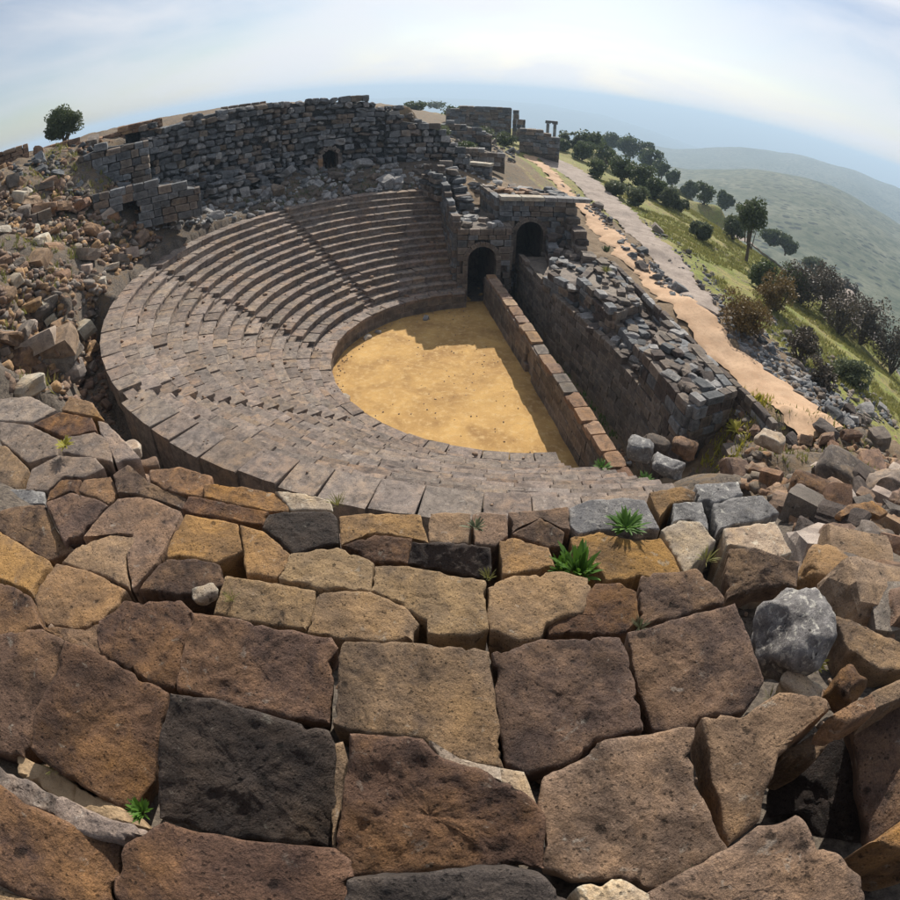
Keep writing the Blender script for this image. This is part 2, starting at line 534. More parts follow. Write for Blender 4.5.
ctrl += [(-13.5, -4, 1.0), (-16, -3, 3.6), (-20, -2, 6.4), (-24, -1, 8.9), (-28, 2, 11.8), (-18, -6, 4.4), (45, -12, 6), (60, -14, 6.5), (60, -4, 10),
         (80, -15, 7), (100, -15, 9), (100, -30, 3), (120, -24, 6), (36, -9, 5.0), (32, -3, 8), (40, 4, 13.2), (32, 8, 14), (60, 8, 14), (90, 5, 13), (90, 30, 14),
         (130, 0, 12), (130, 60, 9), (60, 50, 14), (10, 60, 14.4), (0, 40, 15.5), (-30, 40, 15.4), (-50, 20, 15.6), (-45, 0, 14.5), (-38, -8, 12.5),
         (-36, -20, 9), (-28, -12, 8), (-20, -20, 1.5), (-30, -40, -4), (0, -70, -22), (40, -90, -30), (90, -90, -32), (130, -80, -28), (-70, -20, 8), (-70, 50, 15),
         (30, 27, 15.2), (36, 16, 14.6), (22, 33, 15.4), (20, -9, 4.6), (24, -6, 6.5), (17, -8.5, 4.4), (-34, 9, 14.4), (-36, 14, 15), (-20, 85, 10), (40, 95, 9), (-70, 90, 9), (100, 80, 9), (10, 98, 8), (-70, 60, 12), (144, 40, 9), (144, 95, 6)]
for ph in (8, 25, 45, 65, 80, 95, 110, 125, 140, 150, 160, 170):
    for r in (22.5, 25.5, 28, 31, 34):
        if ph < 50 and r > 33:
            continue
        ctrl.append((r*math.cos(rad(ph)), r*math.sin(rad(ph)), float(upper(np.array(float(r)), np.array(float(ph))))))
ctrl = np.array(ctrl)
def _k(d):
    return d
_A = np.hypot(ctrl[:, None, 0]-ctrl[None, :, 0], ctrl[:, None, 1]-ctrl[None, :, 1])
_n = len(ctrl)
_B = np.zeros((_n+3, _n+3))
_B[:_n, :_n] = -_A - np.eye(_n)*0.05
_B[:_n, _n] = 1
_B[:_n, _n+1:] = ctrl[:, :2]
_B[_n, :_n] = 1
_B[_n+1:, :_n] = ctrl[:, :2].T
_W = np.linalg.solve(_B, np.r_[ctrl[:, 2], 0, 0, 0])
def rbf(x, y):
    x = np.asarray(x, float)
    y = np.asarray(y, float)
    o = _W[_n]+_W[_n+1]*x+_W[_n+2]*y
    for i in range(_n):
        o = o-_W[i]*np.hypot(x-ctrl[i, 0], y-ctrl[i, 1])
    return o
HOLES = [(-8.6, 22.2, 1.7, 3.4), (-6.0, 23.6, 1.2, 2.4), (-12.6, 20.9, 1.3, 2.6), (-9.8, 25.2, 0.9, 1.4), (-16.0, 19.0, 1.0, 1.2)]
def H(x, y, rough=True):
    x = np.asarray(x, float)
    y = np.asarray(y, float)
    r = np.hypot(x, y)
    ph = np.degrees(np.arctan2(y, x))
    z = rbf(x, y)
    up = upper(r, ph)
    wy = sstep(0.2, 3.0, y)*sstep(21.3, 22.5, r)*(1-sstep(33.5, 38, r))
    z = z*(1-wy)+up*wy
    P = np.stack([x, y, z*0], -1)
    if rough:
        rub = np.where(((r > 22.6) & (ph > 55) & (ph < 135) & (r < 36)) | ((x < -13) & (y < -1) & (y > -16)), 0.42, 0.17)
        z = z+fbm(P, 0.45, 4, 3)*rub
    for (hx, hy, hr, hd) in HOLES:
        z = z-hd*np.exp(-(((x-hx)**2+(y-hy)**2)/hr**2)**2)
    # gangway between the lower and the upper tiers
    gang = (r > 21.0) & (r < 22.9) & (ph > 96) & (ph < 176)
    z = np.where(gang, 5.0+fbm(P, 1.1, 3, 8)*0.15, z)
    # bowl below the seats
    seats = HP-0.75+(r-RS0)/TREAD*DZ
    bowl = np.where(r < RS0, -0.35, seats)
    inb = (r < 21.25) & (y > -0.95)
    z = np.where(inb, np.minimum(bowl, np.where(inb, 99, z)), z)
    # pit of the stage building
    pit = (y <= -0.95) & (y > -5.6) & (x > -12.6) & (x < 13.0)
    z = np.where(pit, -0.6, z)
    side = (y <= -5.6) & (y > -8.4) & (x > -10.0) & (x < 13.0)
    z = np.where(side, np.minimum(z, 3.2), z)
    ent = (x >= 12.0) & (x < 19.5) & (y < 0.9) & (y > -7.0)
    z = np.where(ent, -0.6, z)
    ent2 = (x >= 9.0) & (x < 12.2) & (y < 0.95) & (y > -3.4)
    z = np.where(ent2, -0.6, z)
    return z
_GX, _GY = np.arange(-76, 146, 0.5), np.arange(-101, 101, 0.5)
_g1, _g2 = np.meshgrid(_GX, _GY, indexing='ij')
_GH = H(_g1, _g2, False)
def Hq(x, y):
    u = np.clip((np.asarray(x)+76)/0.5, 0, len(_GX)-1.001)
    v = np.clip((np.asarray(y)+101)/0.5, 0, len(_GY)-1.001)
    i, j = u.astype(int), v.astype(int)
    a_, b_ = u-i, v-j
    return _GH[i, j]*(1-a_)*(1-b_)+_GH[i+1, j]*a_*(1-b_)+_GH[i, j+1]*(1-a_)*b_+_GH[i+1, j+1]*a_*b_
_tt = np.geomspace(2.0, 400.0, 900)
def hit(px, py):
    d = ray(px, py)
    P = CAM+np.outer(_tt, d)
    below = np.where(P[:, 2] < Hq(P[:, 0], P[:, 1]))[0]
    i = below[0] if len(below) else -1
    p = P[i]
    return np.array([p[0], p[1], float(Hq(p[0], p[1]))])

def grid_sheet(name, X, Y, Zf, mat, cover=None):
    gx, gy = np.meshgrid(X, Y, indexing='ij')
    z = Zf(gx, gy)
    V = np.stack([gx, gy, z], -1).reshape(-1, 3)
    return sheet(name, V, len(X), len(Y), mat, cover)
def sheet(name, V, nx, ny, mat, cover=None):
    I = np.arange(nx*ny).reshape(nx, ny)
    F = np.stack([I[:-1, :-1], I[1:, :-1], I[1:, 1:], I[:-1, 1:]], -1).reshape(-1, 4)
    me = bpy.data.meshes.new(name)
    me.vertices.add(len(V))
    me.vertices.foreach_set('co', V.ravel())
    me.loops.add(F.size)
    me.loops.foreach_set('vertex_index', F.ravel().astype(np.int32))
    me.polygons.add(len(F))
    me.polygons.foreach_set('loop_start', np.arange(0, F.size, 4, dtype=np.int32))
    me.update(calc_edges=True)
    me.polygons.foreach_set('use_smooth', np.ones(len(F), bool))
    if cover is not None:
        a = me.color_attributes.new('cover', 'FLOAT_COLOR', 'POINT')
        a.data.foreach_set('color', np.c_[cover, np.ones(len(V))].astype(np.float32).ravel())
    me.materials.append(mat)
    o = bpy.data.objects.new(name, me)
    COL.objects.link(o)
    return o
def cover_of(x, y, z):
    r = np.hypot(x, y)
    g = sstep(-13.5, -18, y)*0.75+sstep(34, 40, x)*sstep(-5, -9, y)*0.2
    g = np.where((r > 27) & (y > 2), 0.28, g)
    g = np.where((x > 36), 0.62, g)
    k = np.where((r > 21) & (r < 30) & (y > -1), 0.62, 0.32)
    k = np.where(y < -14, 0.36, k)
    k = np.where((x < -14) & (y < 0) & (y > -18), 0.55, k)
    k = np.where((r < 21.3) & (y > -1), 0.9, k)
    k = np.where((r > 23) & (y > -2) & (x < -12), 0.95, k)
    g = np.where((x < -12) & (y > -2) & (r < 33), 0.02, g)
    g = np.where((x > 34) & (y > -16), 0.42, g)
    k = np.where((x > 34) & (y > -13), 0.5, k)
    g = np.where((r > 30) & (y > 14), 0.3, g)
    k = np.where((r > 30) & (y > 10), 0.5, k)
    k = np.where(y < -14, 0.42, k)
    c = np.stack([g, np.zeros_like(g), k], -1)
    return c
XS = np.concatenate([np.arange(-75, -38, 1.6), np.arange(-38, 36, 0.4), np.arange(36, 146, 1.6)])
YS = np.concatenate([np.arange(-100, -36, 1.5), np.arange(-36, 38, 0.4), np.arange(38, 100, 1.6)])
gx, gy = np.meshgrid(XS, YS, indexing='ij')
gz = H(gx, gy)
V = np.stack([gx, gy, gz], -1).reshape(-1, 3)
g = sheet('ground', V, len(XS), len(YS), M['ground'], cover_of(V[:, 0], V[:, 1], V[:, 2]))
tag(g, kind='structure')
g_obj = g
# hills and the valley beyond, out to the horizon
AZ = np.concatenate([np.arange(-180, -60, 4.0), np.arange(-60, 20, 0.5), np.arange(20, 180.1, 4.0)])
DD = np.concatenate([[95, 110, 130, 160, 200, 250], np.geomspace(300, 1150, 26), np.geomspace(1190, 3000, 34), np.geomspace(3100, 9000, 26), [9600, 11000, 14000]])
def interp(t, a):
    return np.interp(a, [x[0] for x in t], [x[1] for x in t])
rid1 = [(-180, -6), (-75, -6), (-60, -5.2), (-52, -4.5), (-45, -3.62), (-38, -4.1), (-31.7, -5.5), (-25, -6.3), (-10, -5), (20, -4), (180, -6)]
rid2 = [(-180, -3), (-70, -3), (-60, -2.5), (-51.5, -1.9), (-46, -1.62), (-41.7, -1.7), (-36.1, -2.6), (-30.6, -3.9), (-25, -4.6), (-10, -4), (20, -3), (180, -3)]
rid3 = [(-180, -1.5), (-50, -3), (-36, -3.6), (-31, -3.2), (-27, -2.4), (-23, -1.7), (-16.6, -1.2), (-5, -1.0), (20, -1.2), (180, -1.5)]
ga, gd = np.meshgrid(AZ, DD, indexing='ij')
bx, by = CX+gd*np.cos(np.radians(ga)), CY+gd*np.sin(np.radians(ga))
z0 = H(np.clip(bx, -74, 144), np.clip(by, -99, 98), False)
z1 = CZ+1150*np.tan(np.radians(interp(rid1, ga)))
z2 = CZ+3000*np.tan(np.radians(interp(rid2, ga)))
z3 = CZ+9000*np.tan(np.radians(interp(rid3, ga)))
lf = sstep(-12, 0, ga)*(1-sstep(120, 150, ga))
zv = -88*(1-lf)-20*lf
gz = np.where(gd <= 110, z0-1.2, 0)
def seg(a, b, za, zb, e=1.0):
    t = np.clip((np.log(gd)-math.log(a))/(math.log(b)-math.log(a)), 0, 1)
    t = t*t*(3-2*t)
    return za*(1-t)+zb*t
gz = np.where(gd < 420, seg(105, 330, z0-1.2, zv), gz)
gz = np.where((gd >= 420) & (gd < 1150), seg(420, 1150, zv, z1), gz)
gz = np.where((gd >= 1150) & (gd < 1800), seg(1150, 1800, z1, z1-130), gz)
gz = np.where((gd >= 1800) & (gd < 3000), seg(1800, 3000, z1-130, z2), gz)
gz = np.where((gd >= 3000) & (gd < 4500), seg(3000, 4500, z2, z2-260), gz)
gz = np.where((gd >= 4500) & (gd < 9000), seg(4500, 9000, z2-260, z3), gz)
gz = np.where(gd >= 9000, z3-(gd-9000)*0.08, gz)
P = np.stack([bx, by, gz*0], -1)
gz = gz+fbm(P, 1/260.0, 5, 9)*np.clip((gd-300)*0.018, 0, 14)
V = np.stack([bx, by, gz], -1).reshape(-1, 3)
cv = np.stack([np.zeros_like(gd)+0.3, sstep(90, 160, gd)*1.0, np.zeros_like(gd)], -1).reshape(-1, 3)
h = sheet('hills', V, len(AZ), len(DD), M['ground'], cv)
tag(h, kind='structure')

# ================================================================ ORCHESTRA
n = 90
Xo = np.linspace(-10.6, 14.5, 120)
Yo = np.linspace(-1.4, 10.6, 60)
oo = grid_sheet('orchestra_floor', Xo, Yo, lambda x, y: fbm(np.stack([x, y, x*0], -1), 0.6, 4, 5)*0.035, M['arena'])
tag(oo, kind='structure')

def ring_M(ph):
    return Matrix.Rotation(rad(ph)-math.pi/2, 3, 'Z')   # local y = outward, x = tangent
def seat_mesh(i, depth, mat, h=0.43):
    key = ('seat', i, depth, mat)
    if key in POOL:
        return POOL[key]
    r = random.Random(i*31+int(depth*100))
    prof = [(0.05, -h), (0.06, -0.17), (-0.02, -0.12), (-0.03, -0.025), (0.0, 0.0), (depth*0.5, 0.0), (depth, 0.0), (depth, -h)]
    xs = [-0.5, -0.485, -0.2, 0.12, 0.485, 0.5]
    V, F = [], []
    for a, x in enumerate(xs):
        end = a in (0, 5)
        for b, (y, z) in enumerate(prof):
            yy = y+r.uniform(-0.012, 0.012)+(0.012 if end and b in (3, 4) else 0)
            zz = z+(r.uniform(-0.016, 0.010) if 1 < b < 7 else 0)-(0.015 if end and 2 < b < 7 else 0)
            if r.random() < 0.10 and b in (3, 4):
                yy += 0.05
                zz -= 0.04
            V.append((x, yy, zz))
    m_ = len(prof)
    for a in range(len(xs)-1):
        for b in range(m_-1):
            F.append((a*m_+b, a*m_+b+1, (a+1)*m_+b+1, (a+1)*m_+b))
    F.append(tuple(range(m_))[::-1])
    F.append(tuple((len(xs)-1)*m_+b for b in range(m_)))
    me = bpy.data.meshes.new('seat_stone')
    me.from_pydata(V, [], F)
    me.materials.append(M[mat])
    POOL[key] = me
    return me
AW = 0.42   # half width of a stairway
def place_ring(parent, name, r, z, ph0, ph1, wmean, depth, mat, jit=1.0, drop=0.0, h=0.43):
    L_ = r*rad(ph1-ph0)
    if L_ < 0.4:
        return
    n_ = max(1, round(L_/wmean))
    ws = [RN.uniform(0.72, 1.3) for _ in range(n_)]
    s = sum(ws)
    a = ph0
    for wi in ws:
        da = (ph1-ph0)*wi/s
        am = a+da/2
        a += da
        if RN.random() < drop+(0.004 if h > 0.4 else 0):
            continue
        L2 = r*rad(da)-0.010
        rr = r+RN.gauss(0, 0.012)*jit
        zz = z+RN.gauss(0, 0.010)*jit-(RN.random() < 0.04)*RN.uniform(0.02, 0.08)*jit
        R3 = Matrix.Rotation(RN.uniform(-0.012, 0.012)*jit, 3, 'Z') @ ring_M(am) @ Matrix.Rotation(RN.uniform(-0.02, 0.02)*jit, 3, 'X') @ Matrix.Rotation(RN.uniform(-0.012, 0.012)*jit, 3, 'Y')
        link(name, seat_mesh(RN.randrange(10), depth, mat, h), parent, (rr*math.cos(rad(am)), rr*math.sin(rad(am)), zz), R3 @ Matrix.Diagonal(Vector((L2, 1, 1))))
wedges = [(2.6, PA, 'shaded wedge of curved seats beside the arched entrance, farthest from the viewer'),
          (PA, PB, 'wedge of seats with dark risers, between the dark upper stairway and the sunlit left seats'),
          (PB, PC, 'sunlit pinkish grey wedge of seats at the left of the orchestra, between two stairways'),
          (PC, 177.0, 'nearest sunlit wedge of lower seats, between the orchestra and the foreground blocks')]
for wi, (p0, p1, lab) in enumerate(wedges):
    t = thing('seating_wedge', lab, 'theatre seats', (15.5*math.cos(rad((p0+p1)/2)), 15.5*math.sin(rad((p0+p1)/2)), 3.5), 'wedges of lower theatre seating')
    for i in range(NROW):
        r = RS0+i*TREAD
        z = HP+(i+1)*DZ
        a0 = p0+(math.degrees(AW/r) if wi > 0 else 0)
        a1 = p1-(math.degrees(AW/r) if wi < 3 else 0)
        if wi == 0:
            a0 = math.degrees(math.asin(0.95/r))
        if wi == 3:
            a1 = 180-math.degrees(math.asin(min(1, max(-0.2, (0.1 if i > 3 else 0.9))/r)))
        last = i == NROW-1
        place_ring(t, 'seat_stone', r, z, a0, a1, 1.15 if not last else 1.25, 0.80 if not last else (1.15 if wi == 3 else 0.9), 'seat',
                   jit=1.0 if wi < 2 else 1.5, drop=0.0 if not last else 0.05, h=0.43 if not last else (2.1 if wi >= 2 else 0.95))
# three stairways
for ph, lab in ((PA, 'dark radial stairway climbing through the shaded far seats'), (PB, 'radial stairway between the dark far seats and the sunlit left seats'), (PC, 'nearest radial stairway, a line of small dark notches across the sunlit seats')):
    t = thing('stairway', lab, 'stairs', (16*math.cos(rad(ph)), 16*math.sin(rad(ph)), 3.5), 'radial stairways of the lower seating')
    for i in range(NROW):
        for k in (0, 1):
            r = RS0+i*TREAD+k*TREAD/2+0.02
            z = HP+i*DZ+(k+1)*DZ/2-(0.06 if k == 0 else 0.03)
            if i == NROW-1 and k == 1:
                z -= 0.05
            link('step', seat_mesh(RN.randrange(10), 0.42, 'seat', 0.3), t, (r*math.cos(rad(ph)), r*math.sin(rad(ph)), z), ring_M(ph) @ Matrix.Diagonal(Vector((AW*2-0.05, 1, 1))))
# podium: coping walk and wall round the orchestra
t = thing('orchestra_podium', 'low curved stone podium with broad coping around the yellow orchestra floor', 'podium', (0, R0, 0))
place_ring(t, 'coping_stone', R0, HP, 3, 178.5, 1.3, 0.62, 'seat', h=0.28, jit=1.2)
place_ring(t, 'coping_stone', R0+0.62, HP, 2, 178.5, 1.1, 0.60, 'seat', h=0.28, jit=1.0)
def course(parent, name, r, z, hh, ph0, ph1, wmean, mat, dep=0.4):
    n_ = round(r*rad(ph1-ph0)/wmean)
    for k in range(n_):
        da = (ph1-ph0)/n_
        am = ph0+da*(k+0.5)
        L2 = r*rad(da)-0.015
        stone(name, 'ashlar', mat, (r*math.cos(rad(am))+0, r*math.sin(rad(am)), z), (L2, dep, hh-0.012), ring_M(am), parent)
course(t, 'stone', R0+0.30, 0.69, 0.5, 3.5, 178, 0.95, 'stage')
course(t, 'stone', R0+0.31, 0.21, 0.46, 2.5, 178, 1.05, 'stage')
for (px, py, s, mt, lab) in ((345, 397, 0.42, 'pale', 'white broken stone leaning at the left edge of the orchestra floor'), (367, 337, 0.45, 'pale', 'larger of two pale stones by the podium in shade'),
                         (378, 332, 0.32, 'grey', 'smaller of two pale stones by the podium in shade'), (426, 318, 0.4, 'grey', 'small pale stone on the shaded far orchestra floor')):
    p = onz(px, py, s*0.25)
    o = stone('fallen_stone', 'slab', mt, p, (s*1.4, s*0.8, s*0.6), rotm(RN.uniform(0, 6), 0.1, 0.1))
    tag(o, lab, 'stone', 'small stones on the orchestra floor')

# ================================================================ generic coursed masonry on a path
def masonry(parent, path, zbot, ztop, ch, sl_, dep, kinds, mats, limit=300, ragged=0.0, hole=None, jit=0.03, outward=1, name='stone', skip=0.0, view=None):
    """path: list of (x, y) points; stones laid along it in courses from zbot to ztop(s)"""
    P = np.array(path, float)
    seg_ = np.hypot(*np.diff(P, axis=0).T)
    cum = np.r_[0, np.cumsum(seg_)]
    Ltot = cum[-1]
    items = []
    zt = ztop if callable(ztop) else (lambda s: ztop)
    zb = zbot if callable(zbot) else (lambda s: zbot)
    zmin = min(zb(s) for s in np.linspace(0, Ltot, 40))
    zmax = max(zt(s) for s in np.linspace(0, Ltot, 80))
    z = zmin
    while z < zmax:
        hh = ch*RN.uniform(0.78, 1.28)
        s = -RN.random()*sl_*0.5
        while s < Ltot:
            l_ = sl_*RN.uniform(0.6, 1.45)
            s0, s1 = max(0, s), min(Ltot, s+l_)
            s += l_
            if s1-s0 < 0.12:
                continue
            sm = (s0+s1)/2
            if z+hh*0.5 > zt(sm)+ragged*1.4*float(vnoise(np.array([[sm, path[0][0], 3.0]]), 0.8)[0]) or z+hh < zb(sm):
                continue
            if hole and hole(sm, z+hh/2, (s1-s0)/2, hh/2):
                continue
            if RN.random() < skip:
                continue
            x = np.interp(sm, cum, P[:, 0])
            y = np.interp(sm, cum, P[:, 1])
            i = min(len(seg_)-1, int(np.searchsorted(cum, sm)-1))
            d = P[i+1]-P[i]
            ang = math.atan2(d[1], d[0])
            nx, ny = -math.sin(ang), math.cos(ang)
            j = RN.uniform(-jit, jit)
            items.append(((x+nx*j, y+ny*j, z+hh/2), (s1-s0-0.025, dep*RN.uniform(0.85, 1.05), hh-0.02),
                          rotm(ang+RN.uniform(-jit, jit)*0.8, RN.uniform(-jit, jit), RN.uniform(-jit, jit)*0.7)))
        z += hh
    RN.shuffle(items)
    items.sort(key=lambda it: -it[1][0]*it[1][2]/max(1.0, math.dist(it[0], CAM)))
    for it in items[:limit]:
        stone(name, RN.choice(kinds), RN.choice(mats), it[0], it[1], it[2], parent)
    if len(items) > limit:
        J = Joined()
        for it in items[limit:]:
            J.add('b', *it)
        J.build('masonry', M[mats[0]], parent)
    return items
def core(name, V, F, mat, parent, label=None):
    return mesh_obj(name, np.array(V)-np.array(list(parent['_w'])), F, mat, parent) if False else _core(name, V, F, mat, parent)
def _core(name, V, F, mat, parent):
    me = bpy.data.meshes.new(name)
    w_ = np.array(list(parent['_w']))
    me.from_pydata([tuple(np.array(v)-w_) for v in V], [], F)
    me.materials.append(mat)
    o = bpy.data.objects.new(name, me)
    COL.objects.link(o)
    o.parent = parent
    return o
def prism(poly, z0, z1):
    n_ = len(poly)
    V = [(x, y, z0) for x, y in poly]+[(x, y, z1) for x, y in poly]
    A = sum(poly[i][0]*poly[(i+1) % n_][1]-poly[(i+1) % n_][0]*poly[i][1] for i in range(n_))
    F = [tuple(range(n_))[::-1], tuple(range(n_, 2*n_))]+[(i, (i+1) % n_, n_+(i+1) % n_, n_+i) for i in range(n_)]
    if A < 0:
        F = [f[::-1] for f in F]
    return V, F

# ================================================================ STAGE FRONT WALL (pulpitum)
a = onz(497, 281, 2.65)
b = onz(604, 458, 2.65)
c = onz(632, 471, 2.65)
d = onz(508, 281, 2.65)
t = thing('stage_front_wall', 'long straight free standing wall of coursed stone along the flat side of the orchestra', 'wall', (0, -1.4, 0))
fa, fb = np.array([11.2, -0.95]), np.array([-13.0, -0.95])
masonry(t, [(11.2, -1.17), (-13.0, -1.27)], -0.1, 1.98, 0.48, 0.95, 0.34, ['ashlar'], ['stage'], 300, hole=lambda s, z, a_, b_: abs(s-12.1) < 0.5 and z < 1.4, jit=0.012)
_V, _F = prism([(11.2, -1.25), (-13.2, -1.35), (-13.2, -1.72), (11.2, -1.72)], -0.6, 1.9)
_core('wall_core', _V, _F, M['stage'], t)
s = 11.2
while s > -13.6:
    l_ = RN.uniform(0.9, 1.7)
    br = -2.4 < s < -0.2
    stone('coping_stone', 'block', RN.choice(['tan', 'tan', 'tan', 'brown', 'stage']), (s-l_/2, -1.46, 2.10-(0.12 if br else 0)), (l_-0.02, 0.78+RN.uniform(-.05, .05), 0.36), rotm(RN.uniform(-.02, .02), RN.uniform(-.02, .02), RN.uniform(-.02, .02)), t)
    s -= l_

# ================================================================ STAGE BUILDING
t = thing('stage_building_wall', 'long dark ruined wall of the stage building, in two levels, right of the narrow trench', 'ruined wall', (0, -5, 0))
e1 = onz(560, 300, 3.3)
e2 = onz(603, 338, 3.3)
e3 = onz(637, 373, 3.3)
e4 = onz(668, 415, 3.3)
LF = [tuple(e1[:2]), tuple(e2[:2]), tuple(e3[:2]), tuple(e4[:2])]
masonry(t, [(12.6, e1[1]-0.1)]+LF, -0.6, lambda s: 3.3, 0.46, 0.85, 0.4, ['ashlar', 'block'], ['stage'], 300, ragged=0.15, jit=0.02)
b1 = onz(580, 278, 4.9)
b2 = onz(614, 309, 4.9)
b3 = onz(648, 351, 4.9)
b4 = onz(694, 403, 4.9)
b5 = onz(733, 391, 4.9)
b6 = onz(664, 313, 4.9)
b7 = onz(645, 285, 4.9)
b8 = onz(604, 258, 4.9)
low = [LF[0], LF[1], LF[2], LF[3], (b4[0]-0.1, b4[1]), (b5[0]-0.1, b5[1]), (b6[0], b6[1]), (b8[0], b8[1]), (12.5, b8[1])]
low = [(12.5, LF[0][1]-0.2)]+[(x, y-0.2) if k < 4 else (x, y) for k, (x, y) in enumerate(low)]
_V, _F = prism(low, -0.7, 3.22)
_core('wall_core', _V, _F, M['stage'], t)
def on_ledge(px0, px1, n_, z_):
    for k in range(n_):
        f = RN.random()
        px, py = px0[0]+(px1[0]-px0[0])*f+RN.uniform(0, 26), px0[1]+(px1[1]-px0[1])*f+RN.uniform(-6, 6)
        p = onz(px, py, z_)
        s_ = RN.uniform(0.3, 1.0)
        stone('ledge_stone', RN.choice(['slab', 'block', 'boulder']), RN.choice(['stage', 'wall', 'dark', 'grey']), (p[0], p[1], z_+0.05), (s_*1.2, s_*0.8, RN.uniform(0.2, 0.5)), rotm(RN.uniform(0, 3), RN.uniform(-.15, .15), RN.uniform(-.15, .15)), t)
on_ledge((560, 292), (600, 330), 26, 3.3)
on_ledge((608, 335), (640, 370), 30, 3.3)
on_ledge((640, 376), (668, 412), 14, 3.3)
def block_mass(label, poly, z0, z1, front_n, loose):
    t_ = thing('stage_building_block', label, 'ruined wall', (sum(p[0] for p in poly)/len(poly), sum(p[1] for p in poly)/len(poly), z0), 'raised blocks of the stage building')
    c_ = np.mean(np.array(poly), 0)
    ins = [tuple(c_+(np.array(p)-c_)*0.9) for p in poly]
    V_, F_ = prism(ins, z0, z1-0.25)
    _core('wall_core', V_, F_, M['stage'], t_)
    for k in range(len(poly)):
        p, q = poly[k], poly[(k+1) % len(poly)]
        masonry(t_, [p, q], z0, z1-0.12, 0.46, 0.85, 0.5, ['ashlar', 'block', 'block'], ['stage', 'stage', 'dark', 'wall'], 90, ragged=0.25, jit=0.05)
    x0, x1 = min(p[0] for p in poly), max(p[0] for p in poly)
    y0, y1 = min(p[1] for p in poly), max(p[1] for p in poly)
    def inside(x, y):
        c = False
        for k in range(len(ins)):
            (xa, ya), (xb, yb) = poly[k], poly[(k+1) % len(poly)]
            if (ya > y) != (yb > y) and x < (xb-xa)*(y-ya)/(yb-ya)+xa:
                c = not c
        return c
    k = 0
    while k < loose:
        x, y = RN.uniform(x0, x1), RN.uniform(y0, y1)
        if not inside(x, y):
            continue
        k += 1
        s_ = RN.uniform(0.35, 0.95)
        stone('top_stone', RN.choice(['slab', 'block']), RN.choice(['wall', 'stage', 'stage', 'grey', 'dark']), (x, y, z1-0.1+RN.uniform(-0.05, 0.12)), (s_*1.2, s_*0.8, RN.uniform(0.18, 0.36)), rotm(RN.uniform(-0.5, 0.5), RN.uniform(-.12, .12), RN.uniform(-.12, .12)), t_)
    return t_
P2 = lambda p: (float(p[0]), float(p[1]))
block_mass('far raised block of the stage building, with pale grass on its top', [P2(b1), P2(b2), P2(onz(640, 300, 4.9)), P2(onz(604, 256, 4.9))], 3.2, 4.9, 0, 34)
block_mass('near raised stone block of the stage building covered with loose grey slabs', [P2(b3), P2(b4), P2(b5), P2(onz(668, 322, 4.9))], 3.2, 4.9, 0, 60)
block_mass('dark rough mass of masonry between the arched tower and the far raised block', [P2(onz(546, 272, 4.3)), P2(onz(579, 291, 4.3)), P2(onz(606, 264, 4.3)), P2(onz(574, 228, 4.3))], 3.0, 4.3, 0, 44)
block_mass('dark sunken mass of masonry between the two raised stage blocks', [P2(onz(618, 322, 4.0)), P2(onz(646, 354, 4.0)), P2(onz(668, 328, 4.0)), P2(onz(640, 302, 4.0))], 3.0, 4.0, 0, 30)
# end face of the near block down to the pit
masonry(t, [P2(onz(694, 405, 4.8)), P2(onz(733, 393, 4.8))], -0.2, 3.2, 0.45, 0.8, 0.45, ['block'], ['stage', 'dark'], 60)
masonry(t, [LF[3], P2(onz(696, 407, 4.8))], -0.4, 3.2, 0.45, 0.8, 0.45, ['block'], ['stage', 'dark'], 60)
# kerb wall between the stage building and the dirt road
t = thing('road_kerb_wall', 'thin low dark kerb wall along the near edge of the sandy road', 'wall', (0, -9, 4))
kp = [P2(onz(px, py, 4.7)) for px, py in ((612, 262), (640, 290), (668, 318), (700, 350), (730, 380), (757, 405), (775, 425))]
masonry(t, kp, 3.2, 4.85, 0.4, 0.9, 0.34, ['block'], ['stage', 'dark', 'grey'], 200, ragged=0.14, jit=0.04)

